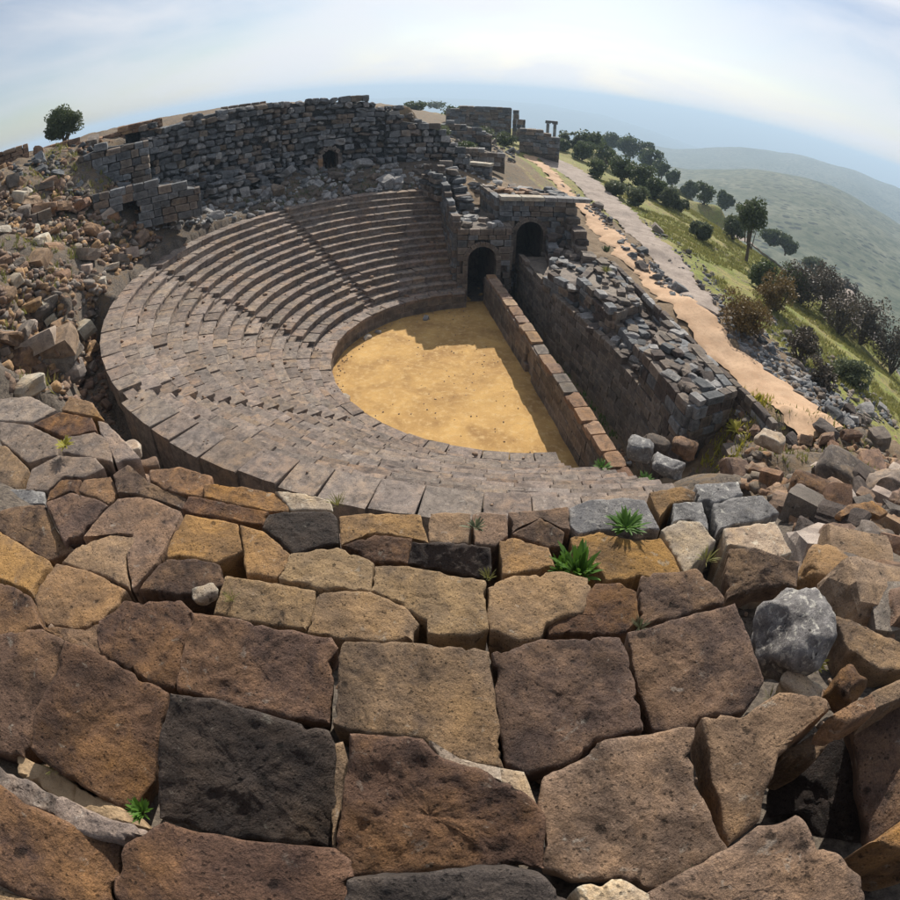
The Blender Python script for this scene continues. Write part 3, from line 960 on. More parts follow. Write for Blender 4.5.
# ================================================================ ENTRANCE BUILDING with two arches
def arch_wall(t_, x, y0, y1, z0, z1, ac, aw, az0, azt, depth, mats, sill=None):
    """front facing -x; opening centred on ac with width aw, springing at azt-aw/2"""
    rr = aw/2
    zs = azt-rr
    def hole(s, z, hs, hz):
        yy = y1+(-s) if False else y0-s
        dy = abs(yy-ac)
        lim = rr+0.32
        if z < az0-0.1:
            return False
        if z < zs:
            return dy < rr+hs*0.8
        return math.hypot(max(0, dy-hs*0.3), z-zs) < lim
    masonry(t_, [(x, y0), (x, y1)], z0, z1, 0.44, 0.8, 0.5, ['ashlar', 'block'], mats, 250, ragged=0.1, hole=hole, jit=0.02)
    n_ = 11
    for k in range(n_):
        th = math.pi*(k+0.5)/n_
        stone('voussoir', 'ashlar', mats[0], (x-0.03, ac+math.cos(th)*(rr+0.17), zs+math.sin(th)*(rr+0.17)), (0.55, 0.36, math.pi*(rr+0.17)/n_-0.015), Matrix.Rotation(th, 3, 'X'), t_)
    for sg in (-1, 1):
        z = az0
        while z < zs-0.1:
            hh = min(RN.uniform(0.4, 0.6), zs-z)
            stone('jamb_stone', 'ashlar', mats[0], (x-0.03, ac+sg*(rr+0.17), z+hh/2), (0.55, 0.36, hh-0.015), rotm(), t_)
            z += hh
    # barrel vault behind
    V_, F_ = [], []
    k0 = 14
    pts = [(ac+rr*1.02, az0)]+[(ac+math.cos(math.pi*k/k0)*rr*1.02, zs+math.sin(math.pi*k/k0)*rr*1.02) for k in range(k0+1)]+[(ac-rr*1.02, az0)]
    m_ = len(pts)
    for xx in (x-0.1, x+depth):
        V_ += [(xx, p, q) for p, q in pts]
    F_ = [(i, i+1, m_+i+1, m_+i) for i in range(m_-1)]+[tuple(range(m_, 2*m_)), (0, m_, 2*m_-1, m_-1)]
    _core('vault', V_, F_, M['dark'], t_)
t = thing('arched_entrance', 'dark masonry entrance with a tall arched tunnel, at the far end of the orchestra', 'entrance', (12, -0.8, 0))
pa = onx(478, 245, 11.6)
arch_wall(t, 11.6, 1.0, -3.0, -0.1, 5.9, -0.85, 2.15, 0.0, 4.4, 6.0, ['stage', 'wall'])
ms = masonry(t, [(11.7, -3.0), (14.0, -3.1)], -0.1, 5.9, 0.44, 0.8, 0.5, ['ashlar'], ['stage'], 60)
ms = masonry(t, [(11.7, 1.0), (20.5, 1.0)], lambda s: 0.0, lambda s: 6.2+0.36*s, 0.44, 0.85, 0.6, ['ashlar', 'block'], ['stage', 'wall'], 200, ragged=0.2)
_V, _F = prism([(11.9, 0.8), (11.9, 0.32), (19, 0.32), (19, 0.8)], -0.2, 5.7)
_core('wall_core', _V, _F, M['stage'], t)
_V, _F = prism([(11.9, -2.02), (11.9, -2.8), (19, -2.8), (19, -2.02)], -0.2, 5.7)
_core('wall_core', _V, _F, M['stage'], t)
_V, _F = prism([(11.95, 0.8), (11.95, -2.8), (20, -2.8), (20, 0.8)], 4.5, 5.72)
_core('wall_core', _V, _F, M['stage'], t)
for k in range(26):
    stone('top_stone', RN.choice(['slab', 'block']), RN.choice(['wall', 'grey', 'stage']), (RN.uniform(11.8, 18), RN.uniform(-2.8, 1.2), 5.9+RN.uniform(-.05, .15)), (RN.uniform(.5, 1.1), RN.uniform(.4, .7), .35), rotm(RN.uniform(0, 6), RN.uniform(-.1, .1), RN.uniform(-.1, .1)), t)
t = thing('seat_end_mass', 'dark heap of squared masonry rising behind the right end of the top seat rows', 'ruined wall', (19, 0.5, 6))
masonry(t, [(17.5, 1.3), (19.5, 1.6), (21.6, 2.2)], 6.6, lambda s: 8.3+0.35*s, 0.5, 0.9, 0.9, ['block', 'boulder'], ['wall', 'stage'], 60, ragged=0.3, jit=0.1)
masonry(t, [(16.0, -0.6), (19.0, -0.4), (22.6, 0.2)], 5.8, lambda s: 7.0+0.4*s, 0.5, 0.9, 1.4, ['block', 'boulder'], ['wall', 'stage'], 60, ragged=0.3, jit=0.12)
t = thing('vaulted_gate_tower', 'higher masonry tower with a small arched opening and a light stone slab on top', 'ruined tower', (14, -5, 0))
arch_wall(t, 13.9, -2.6, -8.6, -0.2, 7.5, -5.1, 2.2, 2.3, 5.8, 5.0, ['stage', 'wall'])
masonry(t, [(14.0, -2.6), (20, -2.6)], 5.6, 7.5, 0.44, 0.8, 0.5, ['ashlar'], ['stage', 'wall'], 60)
masonry(t, [(14.0, -8.6), (20, -8.6)], 3.0, 7.5, 0.44, 0.8, 0.5, ['ashlar'], ['stage', 'wall'], 90)
for (ya, yb, za, zb) in ((-2.8, -3.95, -0.2, 7.3), (-6.25, -8.4, -0.2, 7.3), (-3.95, -6.25, -0.2, 2.25), (-3.95, -6.25, 6.05, 7.3)):
    _V, _F = prism([(14.1, ya), (14.1, yb), (19.5, yb), (19.5, ya)], za, zb)
    _core('wall_core', _V, _F, M['stage'], t)
y = -2.6
while y > -8.8:
    l_ = RN.uniform(1.0, 1.9)
    stone('cornice_stone', 'ashlar', 'pale' if y > -6 else 'grey', (13.95, y-l_/2, 7.66), (1.0, l_-0.03, 0.34), rotm(RN.uniform(-.02, .02)), t)
    y -= l_
for k in range(34):
    stone('top_stone', RN.choice(['slab', 'block']), RN.choice(['wall', 'grey', 'stage', 'tan']), (RN.uniform(15, 19.5), RN.uniform(-8.4, -2.8), 7.5+RN.uniform(-.1, .2)), (RN.uniform(.5, 1.2), RN.uniform(.4, .8), .4), rotm(RN.uniform(0, 6), RN.uniform(-.1, .1), RN.uniform(-.1, .1)), t)
masonry(t, [(13.4, -4.0), (13.4, -6.3)], 0.0, 2.2, 0.45, 0.8, 0.6, ['ashlar'], ['stage', 'grey'], 40)
# ragged buttress at the tower's right
t = thing('ruined_buttress', 'dark jagged buttress wall right of the arched tower beside the sandy road', 'ruined wall', (11.5, -8, 0))
def bt(s):
    return 6.9-0.42*s+0.5*math.sin(s*2.3)
masonry(t, [(14.0, -8.3), (11.0, -8.2), (8.6, -8.0), (6.5, -7.6)], 2.8, bt, 0.5, 0.9, 1.0, ['block'], ['stage', 'dark', 'wall'], 120, ragged=0.35, jit=0.1)
masonry(t, [(13.8, -8.2), (13.0, -6.6), (11.0, -6.2), (9.0, -5.6)], -0.3, lambda s: 5.6-0.35*s, 0.5, 0.9, 0.9, ['block'], ['stage', 'dark', 'wall'], 160, ragged=0.3, jit=0.06)
_V, _F = prism([(13.6, -8.2), (9.4, -8.0), (7.0, -7.5), (9.0, -6.0), (13.2, -6.5)], -0.5, 3.9)
_core('wall_core', _V, _F, M['stage'], t)

# ================================================================ FAR RUINED WALL behind the seats
prof = [(140, 126), (158, 124), (175, 122), (200, 112), (222, 107), (240, 106), (262, 103), (290, 99), (330, 98), (368, 97), (374, 105), (398, 106), (402, 117), (425, 121), (440, 127), (455, 141), (470, 160)]
pr = []
for px, py in prof:
    p = onr(px, py, 28.6)
    pr.append((math.degrees(math.atan2(p[1], p[0])), p[2]))
pr.sort()
RW = 28.4
def wall_top(phd):
    return float(np.interp(phd, [p[0] for p in pr], [p[1] for p in pr]))
phL, phR = pr[-1][0], pr[0][0]
door = onr(328, 160, RW)
phD = math.degrees(math.atan2(door[1], door[0]))
secs = [(31, phL, 'left stretch of the high ruined wall of tumbled dark blocks above the seats'),
        (10.5, 31, 'middle stretch of the high ruined wall, pierced by a small doorway'),
        (phR, 10.5, 'right stretch of the high ruined wall, stepping down towards the arched tower')]
for (pa_, pb_, lab) in secs:
    pts = [(RW*math.cos(rad(q)), RW*math.sin(rad(q))) for q in np.linspace(pa_, pb_, 14)]
    c_ = pts[7]
    t = thing('ruined_wall', lab, 'ruined wall', (c_[0], c_[1], 8), 'stretches of the high ruined wall')
    Lp = RW*rad(pb_-pa_)
    f_ = lambda s, pa_=pa_, pb_=pb_, Lp=Lp: wall_top(pa_+(pb_-pa_)*min(1, max(0, s/Lp)))
    sD = (phD-pa_)/(pb_-pa_)*Lp
    hole = (lambda s, z, hs, hz, sD=sD: abs(s-sD) < 0.80+hs*0.8 and z < 10.75) if pa_ < phD < pb_ else None
    masonry(t, pts, 7.4, f_, 0.55, 0.85, 0.85, ['block', 'boulder', 'boulder', 'slab'], ['wall', 'wall', 'wall', 'grey', 'stage'], 290, ragged=0.55, hole=hole, jit=0.17, skip=0.05)
    # rubble core behind the face
    qs = np.linspace(pa_, pb_, 30)
    V_, F_ = [], []
    for k, q in enumerate(qs):
        zt_ = wall_top(q)-0.45
        for rr_ in (RW+0.25, RW+2.2):
            for zz_ in (7.0, zt_):
                V_.append((rr_*math.cos(rad(q)), rr_*math.sin(rad(q)), zz_))
    for k in range(len(qs)-1):
        if pa_ < phD < pb_ and abs((qs[k]+qs[k+1])/2-phD) < 1.75:
            for j_ in (0, 2):   # over the doorway only
                pass
            a_ = k*4
            b_ = a_+4
            n0 = len(V_)
            for q, base in ((qs[k], a_), (qs[k+1], b_)):
                for rr_ in (RW+0.25, RW+2.2):
                    V_.append((rr_*math.cos(rad(q)), rr_*math.sin(rad(q)), 10.9))
            F_ += [(n0, n0+2, b_+1, a_+1), (n0+1, n0+3, b_+3, a_+3), (a_+1, b_+1, b_+3, a_+3), (n0, n0+1, n0+3, n0+2), (n0, n0+1, a_+3, a_+1), (n0+2, n0+3, b_+3, b_+1), (a_, a_+1, a_+3, a_+2), (b_, b_+1, b_+3, b_+2)]
            continue
        a_ = k*4
        b_ = a_+4
        F_ += [(a_, b_, b_+1, a_+1), (a_+2, b_+2, b_+3, a_+3), (a_+1, b_+1, b_+3, a_+3)]
    F_ += [(0, 1, 3, 2), (len(V_)-4 if not (pa_ < phD < pb_) else 116, )[0:0] or (0, 1, 3, 2)]
    F_ = F_[:-1]
    _core('wall_core', V_, F_, M['wall'], t)
    if pa_ < phD < pb_:
        for sg in (-1, 1):
            q = phD+sg*math.degrees(0.98/RW)
            for z in (7.7, 8.4, 9.1):
                stone('jamb_stone', 'ashlar', 'tan' if sg > 0 else 'stage', (RW*math.cos(rad(q))*0.99, RW*math.sin(rad(q))*0.99, z+0.35), (0.4, 0.8, 0.68), ring_M(q), t)
        for k in range(7):
            th = math.pi*(k+0.5)/7
            q = phD+math.degrees(math.cos(th)*0.98/RW)
            stone('voussoir', 'ashlar', 'stage', (RW*0.99*math.cos(rad(q)), RW*0.99*math.sin(rad(q)), 9.75+math.sin(th)*0.98), (0.36, 0.8, 0.42), ring_M(phD) @ Matrix.Rotation(th if True else 0, 3, 'Y').inverted(), t)
for (pa_, pb_, za, zb_, rr_, lab) in ((34, 50, 7.4, 9.7, 25.6, 'lower tier of pale grey ruined masonry, left of the doorway, just above the top seats'),
                         (50, 62, 7.6, 10.6, 26.3, 'leftmost lower tier of ruined masonry, beside the wall with the black doorway'),
                         (9, 18, 7.3, 8.6, 25.8, 'short lower tier of ruined masonry right of the doorway')):
    pts = [(rr_*math.cos(rad(q)), rr_*math.sin(rad(q))) for q in np.linspace(pa_, pb_, 8)]
    t = thing('ruined_wall', lab, 'ruined wall', (pts[4][0], pts[4][1], za))
    for dr, dz_ in ((0, 0), (1.2, 0.5)):
        pts = [((rr_+dr)*math.cos(rad(q)), (rr_+dr)*math.sin(rad(q))) for q in np.linspace(pa_, pb_, 8)]
        masonry(t, pts, za+dz_*0.6, zb_+dz_, 0.5, 0.85, 1.3, ['block', 'boulder', 'boulder'], ['wall', 'grey', 'wall', 'stage'], 120, ragged=0.7, jit=0.16, skip=0.05)
# low terrace wall with a pale top, right of the doorway
t = thing('terrace_wall', 'low dark terrace wall with a pale top line between the doorway and the road', 'wall', (27, 0, 7.4))
tw = [P2(onz(px, py, 8.4)) for px, py in ((345, 160), (375, 161), (400, 162), (430, 163), (460, 163), (492, 166))]
masonry(t, tw, 6.9, 8.4, 0.42, 0.8, 0.6, ['block'], ['wall', 'stage'], 160, ragged=0.1)
masonry(t, tw, 8.35, 8.6, 0.26, 0.95, 0.95, ['ashlar'], ['grey', 'pale'], 60, name='coping_stone')

# ================================================================ FOREGROUND: upper tiers, block by block
def fg_stone(parent, poly, z, mat, tilt=5.0, thick=0.5, N=64, name='seat_stone', amp=1.0, label=None, side=0.0, inset=0.0, grow=0.02):
    Q = np.array(poly, float)
    Q = Q.mean(0)+(Q-Q.mean(0))*(1+grow)
    A = 0.5*np.sum(Q[:, 0]*np.roll(Q[:, 1], -1)-np.roll(Q[:, 0], -1)*Q[:, 1])
    cpx = Q.mean(0)
    P0 = onz(cpx[0], cpx[1], z)
    u = CAM[:2]-P0[:2]
    u = u/np.linalg.norm(u)
    v = np.array([-u[1], u[0]])
    ti, si = rad(tilt), rad(side)
    nrm = np.array([u[0]*math.sin(ti)+v[0]*math.sin(si), u[1]*math.sin(ti)+v[1]*math.sin(si), math.cos(ti)])
    nrm /= np.linalg.norm(nrm)
    C3 = []
    for q in Q:
        d = ray(*q)
        C3.append(CAM+d*(np.dot(P0-CAM, nrm)/np.dot(d, nrm)))
    C3 = np.array(C3)
    # frame
    e1_ = np.array([u[0], u[1], 0])-nrm*np.dot(nrm, [u[0], u[1], 0])
    e1_ /= np.linalg.norm(e1_)
    e2_ = np.cross(nrm, e1_)
    c2 = np.stack([(C3-P0)@e1_, (C3-P0)@e2_], -1)
    if np.sum(c2[:, 0]*np.roll(c2[:, 1], -1)-np.roll(c2[:, 0], -1)*c2[:, 1]) < 0:
        c2 = c2[::-1]
    # resample the outline, corners kept
    per = np.linalg.norm(np.roll(c2, -1, 0)-c2, axis=1)
    cnt = np.maximum(2, np.round(per/per.sum()*N).astype(int))
    B = []
    for i_ in range(len(c2)):
        p_, q_ = c2[i_], c2[(i_+1) % len(c2)]
        for k_ in range(cnt[i_]):
            B.append(p_+(q_-p_)*k_/cnt[i_])
    B = np.array(B)
    N = len(B)
    B = 0.07*np.roll(B, 1, 0)+0.86*B+0.07*np.roll(B, -1, 0)
    mid = B.mean(0)
    T = np.roll(B, -1, 0)-np.roll(B, 1, 0)
    T /= np.linalg.norm(T, axis=1)[:, None]+1e-9
    O = np.stack([T[:, 1], -T[:, 0]], -1)     # outward
    size = math.sqrt(abs(np.prod(c2.max(0)-c2.min(0))))
    seed = int(abs(cpx[0]*3+cpx[1]*7)) % 50
    B3 = np.c_[B, np.zeros(N)]
    B = B+O*((fbm(B3+P0, 5.0, 3, seed, 0.6)*0.014+np.minimum(0, fbm(B3+P0, 9.0, 3, seed+2, 0.7)+0.35)*0.03)*amp-inset)[:, None]
    bev = min(0.016, size*0.03)
    rel = B-mid
    rl = np.linalg.norm(rel, axis=1)[:, None]+1e-6
    sc = lambda q: mid+rel*np.maximum(0.05, 1+q/rl)
    rings = [(sc(-0.05), -thick), (sc(0.0), -thick*0.6), (sc(0.006), -thick*0.25), (sc(0.004), -bev*1.2), (sc(-bev*0.30), -bev*0.38), (sc(-bev*1.1), 0.0), (sc(-bev*2.5), 0.004)]
    base = sc(-bev*2.5)
    nr = max(6, N//7)
    for k in range(1, nr):
        f = 1-k/nr
        rings.append((mid+(base-mid)*f, 0.004))
    V2 = np.vstack([np.c_[b_, np.full(N, z_)] for b_, z_ in rings]+[np.array([[mid[0], mid[1], 0.0]])])
    W = P0+V2[:, :1]*e1_+V2[:, 1:2]*e2_+V2[:, 2:]*nrm
    ndis = fbm(W, 1.8, 2, seed)*0.009*amp+fbm(W, 8.0, 5, seed+5, 0.65)*0.011*amp
    # a broken corner here and there
    wgt = np.ones(len(W))
    wgt[:N] = 0.4
    W = W+nrm*(ndis*wgt)[:, None]
    lat = fbm(W+31.0, 7.0, 3, seed+9)[:, None]*0.010*amp
    W = W+lat*e1_+lat*e2_*0.7
    F = []
    nR = len(rings)
    for k in range(nR-1):
        for i in range(N):
            j = (i+1) % N
            F.append((k*N+i, k*N+j, (k+1)*N+j, (k+1)*N+i))
    last = (nR-1)*N
    for i in range(N):
        F.append((last+i, last+(i+1) % N, nR*N))
    F.append(tuple(range(N))[::-1])
    me = bpy.data.meshes.new(name)
    org = P0
    me.from_pydata([tuple(x) for x in (W-org)], [], F)
    sm = np.zeros(len(F), bool)
    sm[:] = True
    me.polygons.foreach_set('use_smooth', sm)
    me.set_sharp_from_angle(angle=rad(38))
    me.materials.append(M[mat])
    o = link(name, me, parent, org)
    if label:
        o['label'] = label
    return o
rowdefs = [
 ('nearest row of the upper seats, brown blocks cut by the bottom edge of the view', 14.35, [
   ([(-6, 782), (30, 804), (78, 827), (123, 840), (118, 870), (108, 905), (38, 900), (-10, 878)], 'brown', 20, 'brown block at the bottom left corner'),
   ([(-30, 884), (38, 903), (20, 935), (-40, 935)], 'yellow', 4, None),
   ([(160, 822), (200, 833), (270, 843), (330, 850), (345, 862), (349, 876), (340, 925), (108, 925), (122, 870), (128, 846)], 'brown', 17, None),
   ([(350, 879), (400, 878), (450, 873), (505, 867), (540, 876), (575, 902), (585, 930), (340, 930)], 'dark', 16, None),
   ([(580, 888), (605, 880), (622, 880), (648, 893), (655, 925), (590, 925)], 'pale', 2, None),
   ([(650, 893), (690, 872), (728, 851), (760, 826), (796, 816), (828, 848), (860, 876), (864, 925), (655, 925)], 'tan', 9, 'broad tan block at the bottom right'),
   ([(-12, 764), (30, 783), (60, 799), (57, 816), (30, 804), (-12, 784)], 'seat', 0, 'thin smooth grey sill beside the strip of soil'),
   ([(60, 799), (100, 817), (148, 827), (151, 840), (123, 841), (78, 828), (57, 816)], 'seat', 0, 'thin smooth grey sill beside the strip of soil'),
 ]),
 ('second row of the upper seats, large brown blocks and one very dark tilted block', 13.75, [
   ([(-45, 640), (10, 632), (40, 628), (62, 641), (48, 690), (30, 720), (22, 755), (0, 750), (-45, 730)], 'brown', 15, None),
   ([(66, 641), (95, 652), (120, 668), (145, 683), (168, 692), (163, 725), (157, 745), (150, 780), (135, 806), (120, 806), (85, 786), (55, 768), (31, 748), (34, 715), (50, 680)], 'brown', 21, 'pitted brown block beside the dark block'),
   ([(170, 693), (215, 702), (260, 714), (330, 731), (336, 745), (335, 760), (332, 848), (270, 841), (200, 831), (160, 820), (156, 800), (160, 745)], 'dark', 33, 'very dark block tilted towards the viewer'),
   ([(351, 735), (385, 736), (425, 740), (440, 756), (465, 767), (500, 779), (530, 801), (540, 814), (543, 868), (505, 864), (450, 872), (400, 876), (350, 875), (338, 850), (345, 800)], 'brown', 22, 'rounded brown block with scars'),
   ([(546, 777), (560, 771), (590, 756), (596, 743), (640, 738), (693, 729), (689, 757), (692, 785), (708, 812), (720, 840), (726, 848), (690, 871), (650, 890), (620, 878), (575, 878), (546, 866), (541, 815)], 'tan', 13, None),
   ([(704, 718), (745, 716), (780, 692), (800, 693), (825, 700), (829, 708), (800, 734), (777, 753), (773, 775), (765, 790), (758, 820), (730, 843), (724, 830), (717, 790), (709, 740)], 'tan', 12, None),
 ]),
 ('strip of dry crumbly earth and a filler block along the second row at the left', 13.62, [
   ([(18, 752), (45, 765), (75, 784), (72, 806), (45, 790), (18, 772)], 'soil', 0, 'dry earth'),
   ([(75, 784), (108, 802), (134, 812), (146, 827), (105, 818), (72, 806)], 'soil', 0, 'dry earth'),
 ]),
 ('filler block between the ochre blocks and the pitted brown block at the left', 12.95, [
   ([(38, 626), (60, 627), (88, 629), (101, 624), (97, 640), (102, 654), (84, 648), (62, 640)], 'tan', 4, None),
 ]),
 ('third row of the upper seats, wide brown slabs across the middle of the foreground', 13.15, [
   ([(-40, 583), (0, 582), (20, 590), (32, 598), (40, 624), (20, 632), (-40, 645)], 'brown', 14, None),
   ([(100, 622), (125, 602), (150, 601), (178, 599), (191, 613), (185, 645), (174, 687), (165, 686), (145, 680), (120, 665), (103, 655), (97, 640)], 'brown', 10, None),
   ([(193, 613), (225, 618), (300, 633), (332, 637), (337, 648), (326, 662), (334, 680), (328, 722), (260, 711), (225, 702), (177, 688), (186, 650)], 'brown', 18, None),
   ([(346, 641), (400, 643), (440, 646), (487, 651), (492, 690), (496, 735), (502, 767), (465, 761), (440, 754), (425, 739), (385, 732), (350, 729), (334, 722), (341, 680), (339, 655)], 'tan', 5, None),
   ([(494, 653), (540, 640), (620, 636), (628, 660), (639, 710), (642, 731), (595, 741), (560, 768), (525, 772), (506, 765), (501, 735), (496, 690)], 'brown', 12, None),
   ([(629, 633), (680, 619), (735, 603), (745, 630), (757, 660), (765, 684), (745, 712), (703, 716), (690, 727), (655, 731), (647, 710), (635, 663)], 'brown', 14, 'grey brown slab touching the round boulder'),
 ]),
 ('fourth row of the upper seats, sunlit ochre blocks', 12.58, [
   ([(-30, 525), (0, 532), (48, 560), (31, 592), (0, 578), (-30, 572)], 'yellow', 3, None),
   ([(-40, 495), (0, 511), (20, 505), (44, 505), (62, 540), (74, 549), (52, 560), (46, 559), (0, 531), (-40, 512)], 'brown', 14, None),
   ([(46, 503), (70, 493), (95, 498), (107, 505), (78, 535), (64, 542)], 'brown', 8, None),
   ([(55, 563), (95, 573), (127, 590), (120, 598), (99, 622), (88, 628), (45, 625), (34, 598)], 'yellow', 2, None),
   ([(78, 547), (110, 535), (135, 538), (124, 556), (128, 586), (98, 574), (62, 562)], 'yellow', 2, None),
   ([(109, 506), (118, 498), (150, 498), (180, 511), (165, 545), (158, 560), (132, 587), (127, 556), (137, 536), (110, 533), (84, 536)], 'tan', 5, None),
   ([(186, 514), (237, 523), (242, 550), (216, 562), (190, 556), (166, 556), (170, 540)], 'yellow', 4, None),
   ([(166, 558), (195, 558), (218, 564), (224, 585), (200, 590), (176, 594), (152, 592), (140, 588)], 'brown', 8, None),
   ([(240, 525), (262, 530), (280, 545), (292, 556), (276, 577), (247, 573), (243, 550)], 'yellow', 3, None),
   ([(292, 555), (335, 546), (372, 563), (369, 590), (345, 589), (316, 588), (279, 578)], 'yellow', 2, None),
   ([(226, 576), (275, 584), (315, 591), (306, 630), (250, 620), (215, 613)], 'yellow', 6, None),
   ([(318, 592), (345, 591), (370, 593), (405, 605), (419, 622), (412, 640), (345, 639), (309, 631)], 'yellow', 4, None),
   ([(375, 565), (402, 568), (440, 572), (484, 581), (487, 627), (470, 635), (428, 632), (425, 618), (400, 603), (371, 591)], 'yellow', 1, None),
   ([(488, 586), (515, 576), (560, 571), (588, 578), (592, 590), (583, 612), (545, 622), (540, 636), (520, 639), (490, 630)], 'yellow', 2, None),
   ([(586, 592), (596, 583), (620, 584), (635, 591), (639, 618), (625, 633), (590, 633), (551, 632), (549, 621), (581, 616)], 'brown', 8, 'rough brown broken block'),
   ([(643, 576), (670, 573), (697, 569), (723, 596), (722, 602), (680, 615), (643, 624), (640, 600)], 'brown', 13, None),
   ([(730, 549), (755, 548), (798, 561), (796, 586), (765, 585), (727, 599), (727, 570)], 'brown', 24, 'brown block facing the viewer behind the round boulder'),
 ]),
 ('fifth row of the upper seats, small ochre and dark blocks behind the green plants', 12.02, [
   ([(189, 496), (205, 498), (268, 512), (262, 524), (237, 522), (190, 513), (182, 508)], 'brown', 18, None),
   ([(269, 514), (290, 511), (330, 512), (337, 518), (338, 543), (325, 545), (293, 554), (280, 541), (263, 527)], 'dark', 14, 'dark grey brown pentagonal block'),
   ([(340, 517), (375, 514), (420, 514), (427, 541), (412, 537), (375, 533), (342, 544)], 'yellow', 3, None),
   ([(342, 546), (375, 534), (412, 538), (407, 563), (374, 562)], 'brown', 16, None),
   ([(414, 543), (450, 543), (490, 548), (491, 575), (482, 579), (440, 569), (408, 564)], 'dark', 34, 'dark sunken slab leaning towards the viewer'),
   ([(430, 512), (470, 513), (468, 543), (430, 541)], 'yellow', 3, None),
   ([(473, 513), (506, 514), (508, 535), (495, 544), (475, 545)], 'tan', 4, None),
   ([(509, 512), (540, 510), (568, 507), (570, 529), (562, 529), (540, 517), (513, 531)], 'tan', 4, None),
   ([(513, 534), (540, 518), (563, 531), (560, 545), (548, 547)], 'brown', 16, None),
   ([(500, 541), (515, 537), (548, 548), (554, 566), (515, 573), (503, 574)], 'yellow', 2, None),
   ([(572, 537), (600, 532), (635, 541), (660, 538), (673, 557), (680, 573), (662, 580), (640, 576), (608, 581), (598, 566), (575, 560)], 'yellow', 3, None),
   ([(586, 500), (620, 497), (645, 500), (658, 528), (640, 531), (600, 530), (580, 533), (571, 525), (571, 508)], 'grey', 6, 'pale grey lichen covered block'),
   ([(662, 530), (680, 520), (700, 522), (716, 540), (700, 560), (685, 573), (673, 552)], 'pale', 10, 'hollowed pale orange stone'),
   ([(725, 529), (775, 521), (791, 552), (773, 558), (745, 546), (728, 545)], 'pale', 3, None),
   ([(673, 503), (702, 502), (709, 531), (690, 519), (675, 520)], 'grey', 3, None),
   ([(714, 503), (735, 497), (762, 495), (779, 512), (760, 521), (735, 524), (718, 531)], 'grey', 3, None),
   ([(696, 484), (738, 481), (743, 494), (715, 502), (700, 500)], 'grey', 3, None),
   ([(650, 492), (682, 486), (695, 492), (693, 500), (672, 503), (660, 518)], 'tan', 3, None),
 ]),
 ('broken front edge of the upper seats at the left, above the dark gangway', 11.5, [
   ([(205, 484), (245, 487), (272, 492), (290, 505), (287, 511), (268, 511), (205, 497)], 'tan', 4, None),
   ([(275, 491), (305, 493), (330, 500), (332, 510), (292, 509)], 'pale', 6, None),
   ([(150, 470), (180, 467), (212, 476), (208, 492), (200, 497), (185, 494), (165, 489), (150, 480)], 'tan', 5, None),
   ([(113, 474), (128, 465), (150, 482), (165, 491), (186, 498), (181, 508), (150, 497), (118, 492)], 'brown', 10, None),
   ([(84, 480), (110, 476), (117, 492), (108, 504), (95, 497), (78, 492)], 'tan', 3, None),
   ([(-25, 443), (5, 446), (28, 468), (15, 487), (-25, 487)], 'tan', 4, None),
   ([(32, 470), (58, 455), (95, 458), (104, 468), (84, 478), (62, 477), (48, 490), (26, 490)], 'seat', 6, None),
   ([(-25, 490), (18, 489), (44, 492), (44, 503), (20, 504), (0, 510), (-25, 500)], 'grey', 6, None),
   ([(62, 480), (80, 480), (76, 492), (66, 492), (46, 502), (50, 492)], 'brown', 6, None),
   ([(28, 462), (0, 440), (0, 422), (30, 425), (60, 440), (56, 454)], 'seat', 6, None),
   ([(62, 452), (64, 438), (95, 432), (112, 440), (112, 462), (97, 458)], 'seat', 6, None),
   ([(34, 424), (60, 412), (92, 418), (96, 430), (64, 437)], 'brown', 8, None),
   ([(0, 420), (-10, 400), (30, 396), (56, 410), (32, 422)], 'seat', 5, None),
   ([(62, 410), (70, 396), (92, 402), (104, 420), (97, 417)], 'tan', 5, None),
   ([(100, 430), (98, 421), (108, 424), (126, 442), (140, 458), (116, 462)], 'seat', 6, None),
 ]),
]
for lab, z, items in rowdefs:
    p = onz(450, 600, z)
    t = thing('upper_seat_row', lab, 'stone seats', (p[0], p[1], z-0.5), 'rows of the upper seats in the foreground')
    for poly, mt, tilt, pl in items:
        ys = sum(q[1] for q in poly)/len(poly)
        nn = 120 if ys > 620 else (88 if ys > 540 else 64)
        zz = z
        fg_stone(t, poly, zz, mt, tilt, (0.55 if z > 12.3 else 1.0) if tilt < 30 else 0.35, nn, name='soil_patch' if mt == 'soil' else 'seat_stone', label=pl, amp=1.0 if ys > 560 else 0.8)
# the lowest rows of the upper seats, sloping down behind them to the gangway
t = thing('upper_seat_row', 'lowest buried rows of the upper seats, between the foreground blocks and the gangway', 'stone seats', (-23.5, 6.0, 8.0), 'rows of the upper seats in the foreground')
for k_, r_ in enumerate((23.5, 24.3, 25.1, 25.9)):
    place_ring(t, 'seat_stone', r_, 8.0+k_*0.72, 149, 177, 1.2, 0.95, 'seat', jit=2.0, drop=0.06, h=0.75)
J = Joined()
for k_ in range(1500):
    ph_, r_ = RN.uniform(98, 178), RN.uniform(21.5, 23.6) if k_ % 3 else RN.uniform(21.5, 27.0)
    x_, y_ = r_*math.cos(rad(ph_)), r_*math.sin(rad(ph_))
    s_ = RN.uniform(0.04, 0.16) if k_ % 8 else RN.uniform(0.18, 0.42)
    J.add('small' if k_ % 2 else 'b', (x_, y_, float(Hq(x_, y_))+s_*0.15), (s_*1.3, s_, s_*0.7), rotm(RN.uniform(0, 6), RN.gauss(0, .3), RN.gauss(0, .3)))
tag(J.build('loose_rubble', M['brown']), 'loose brown rubble in the dark gangway', 'rubble')
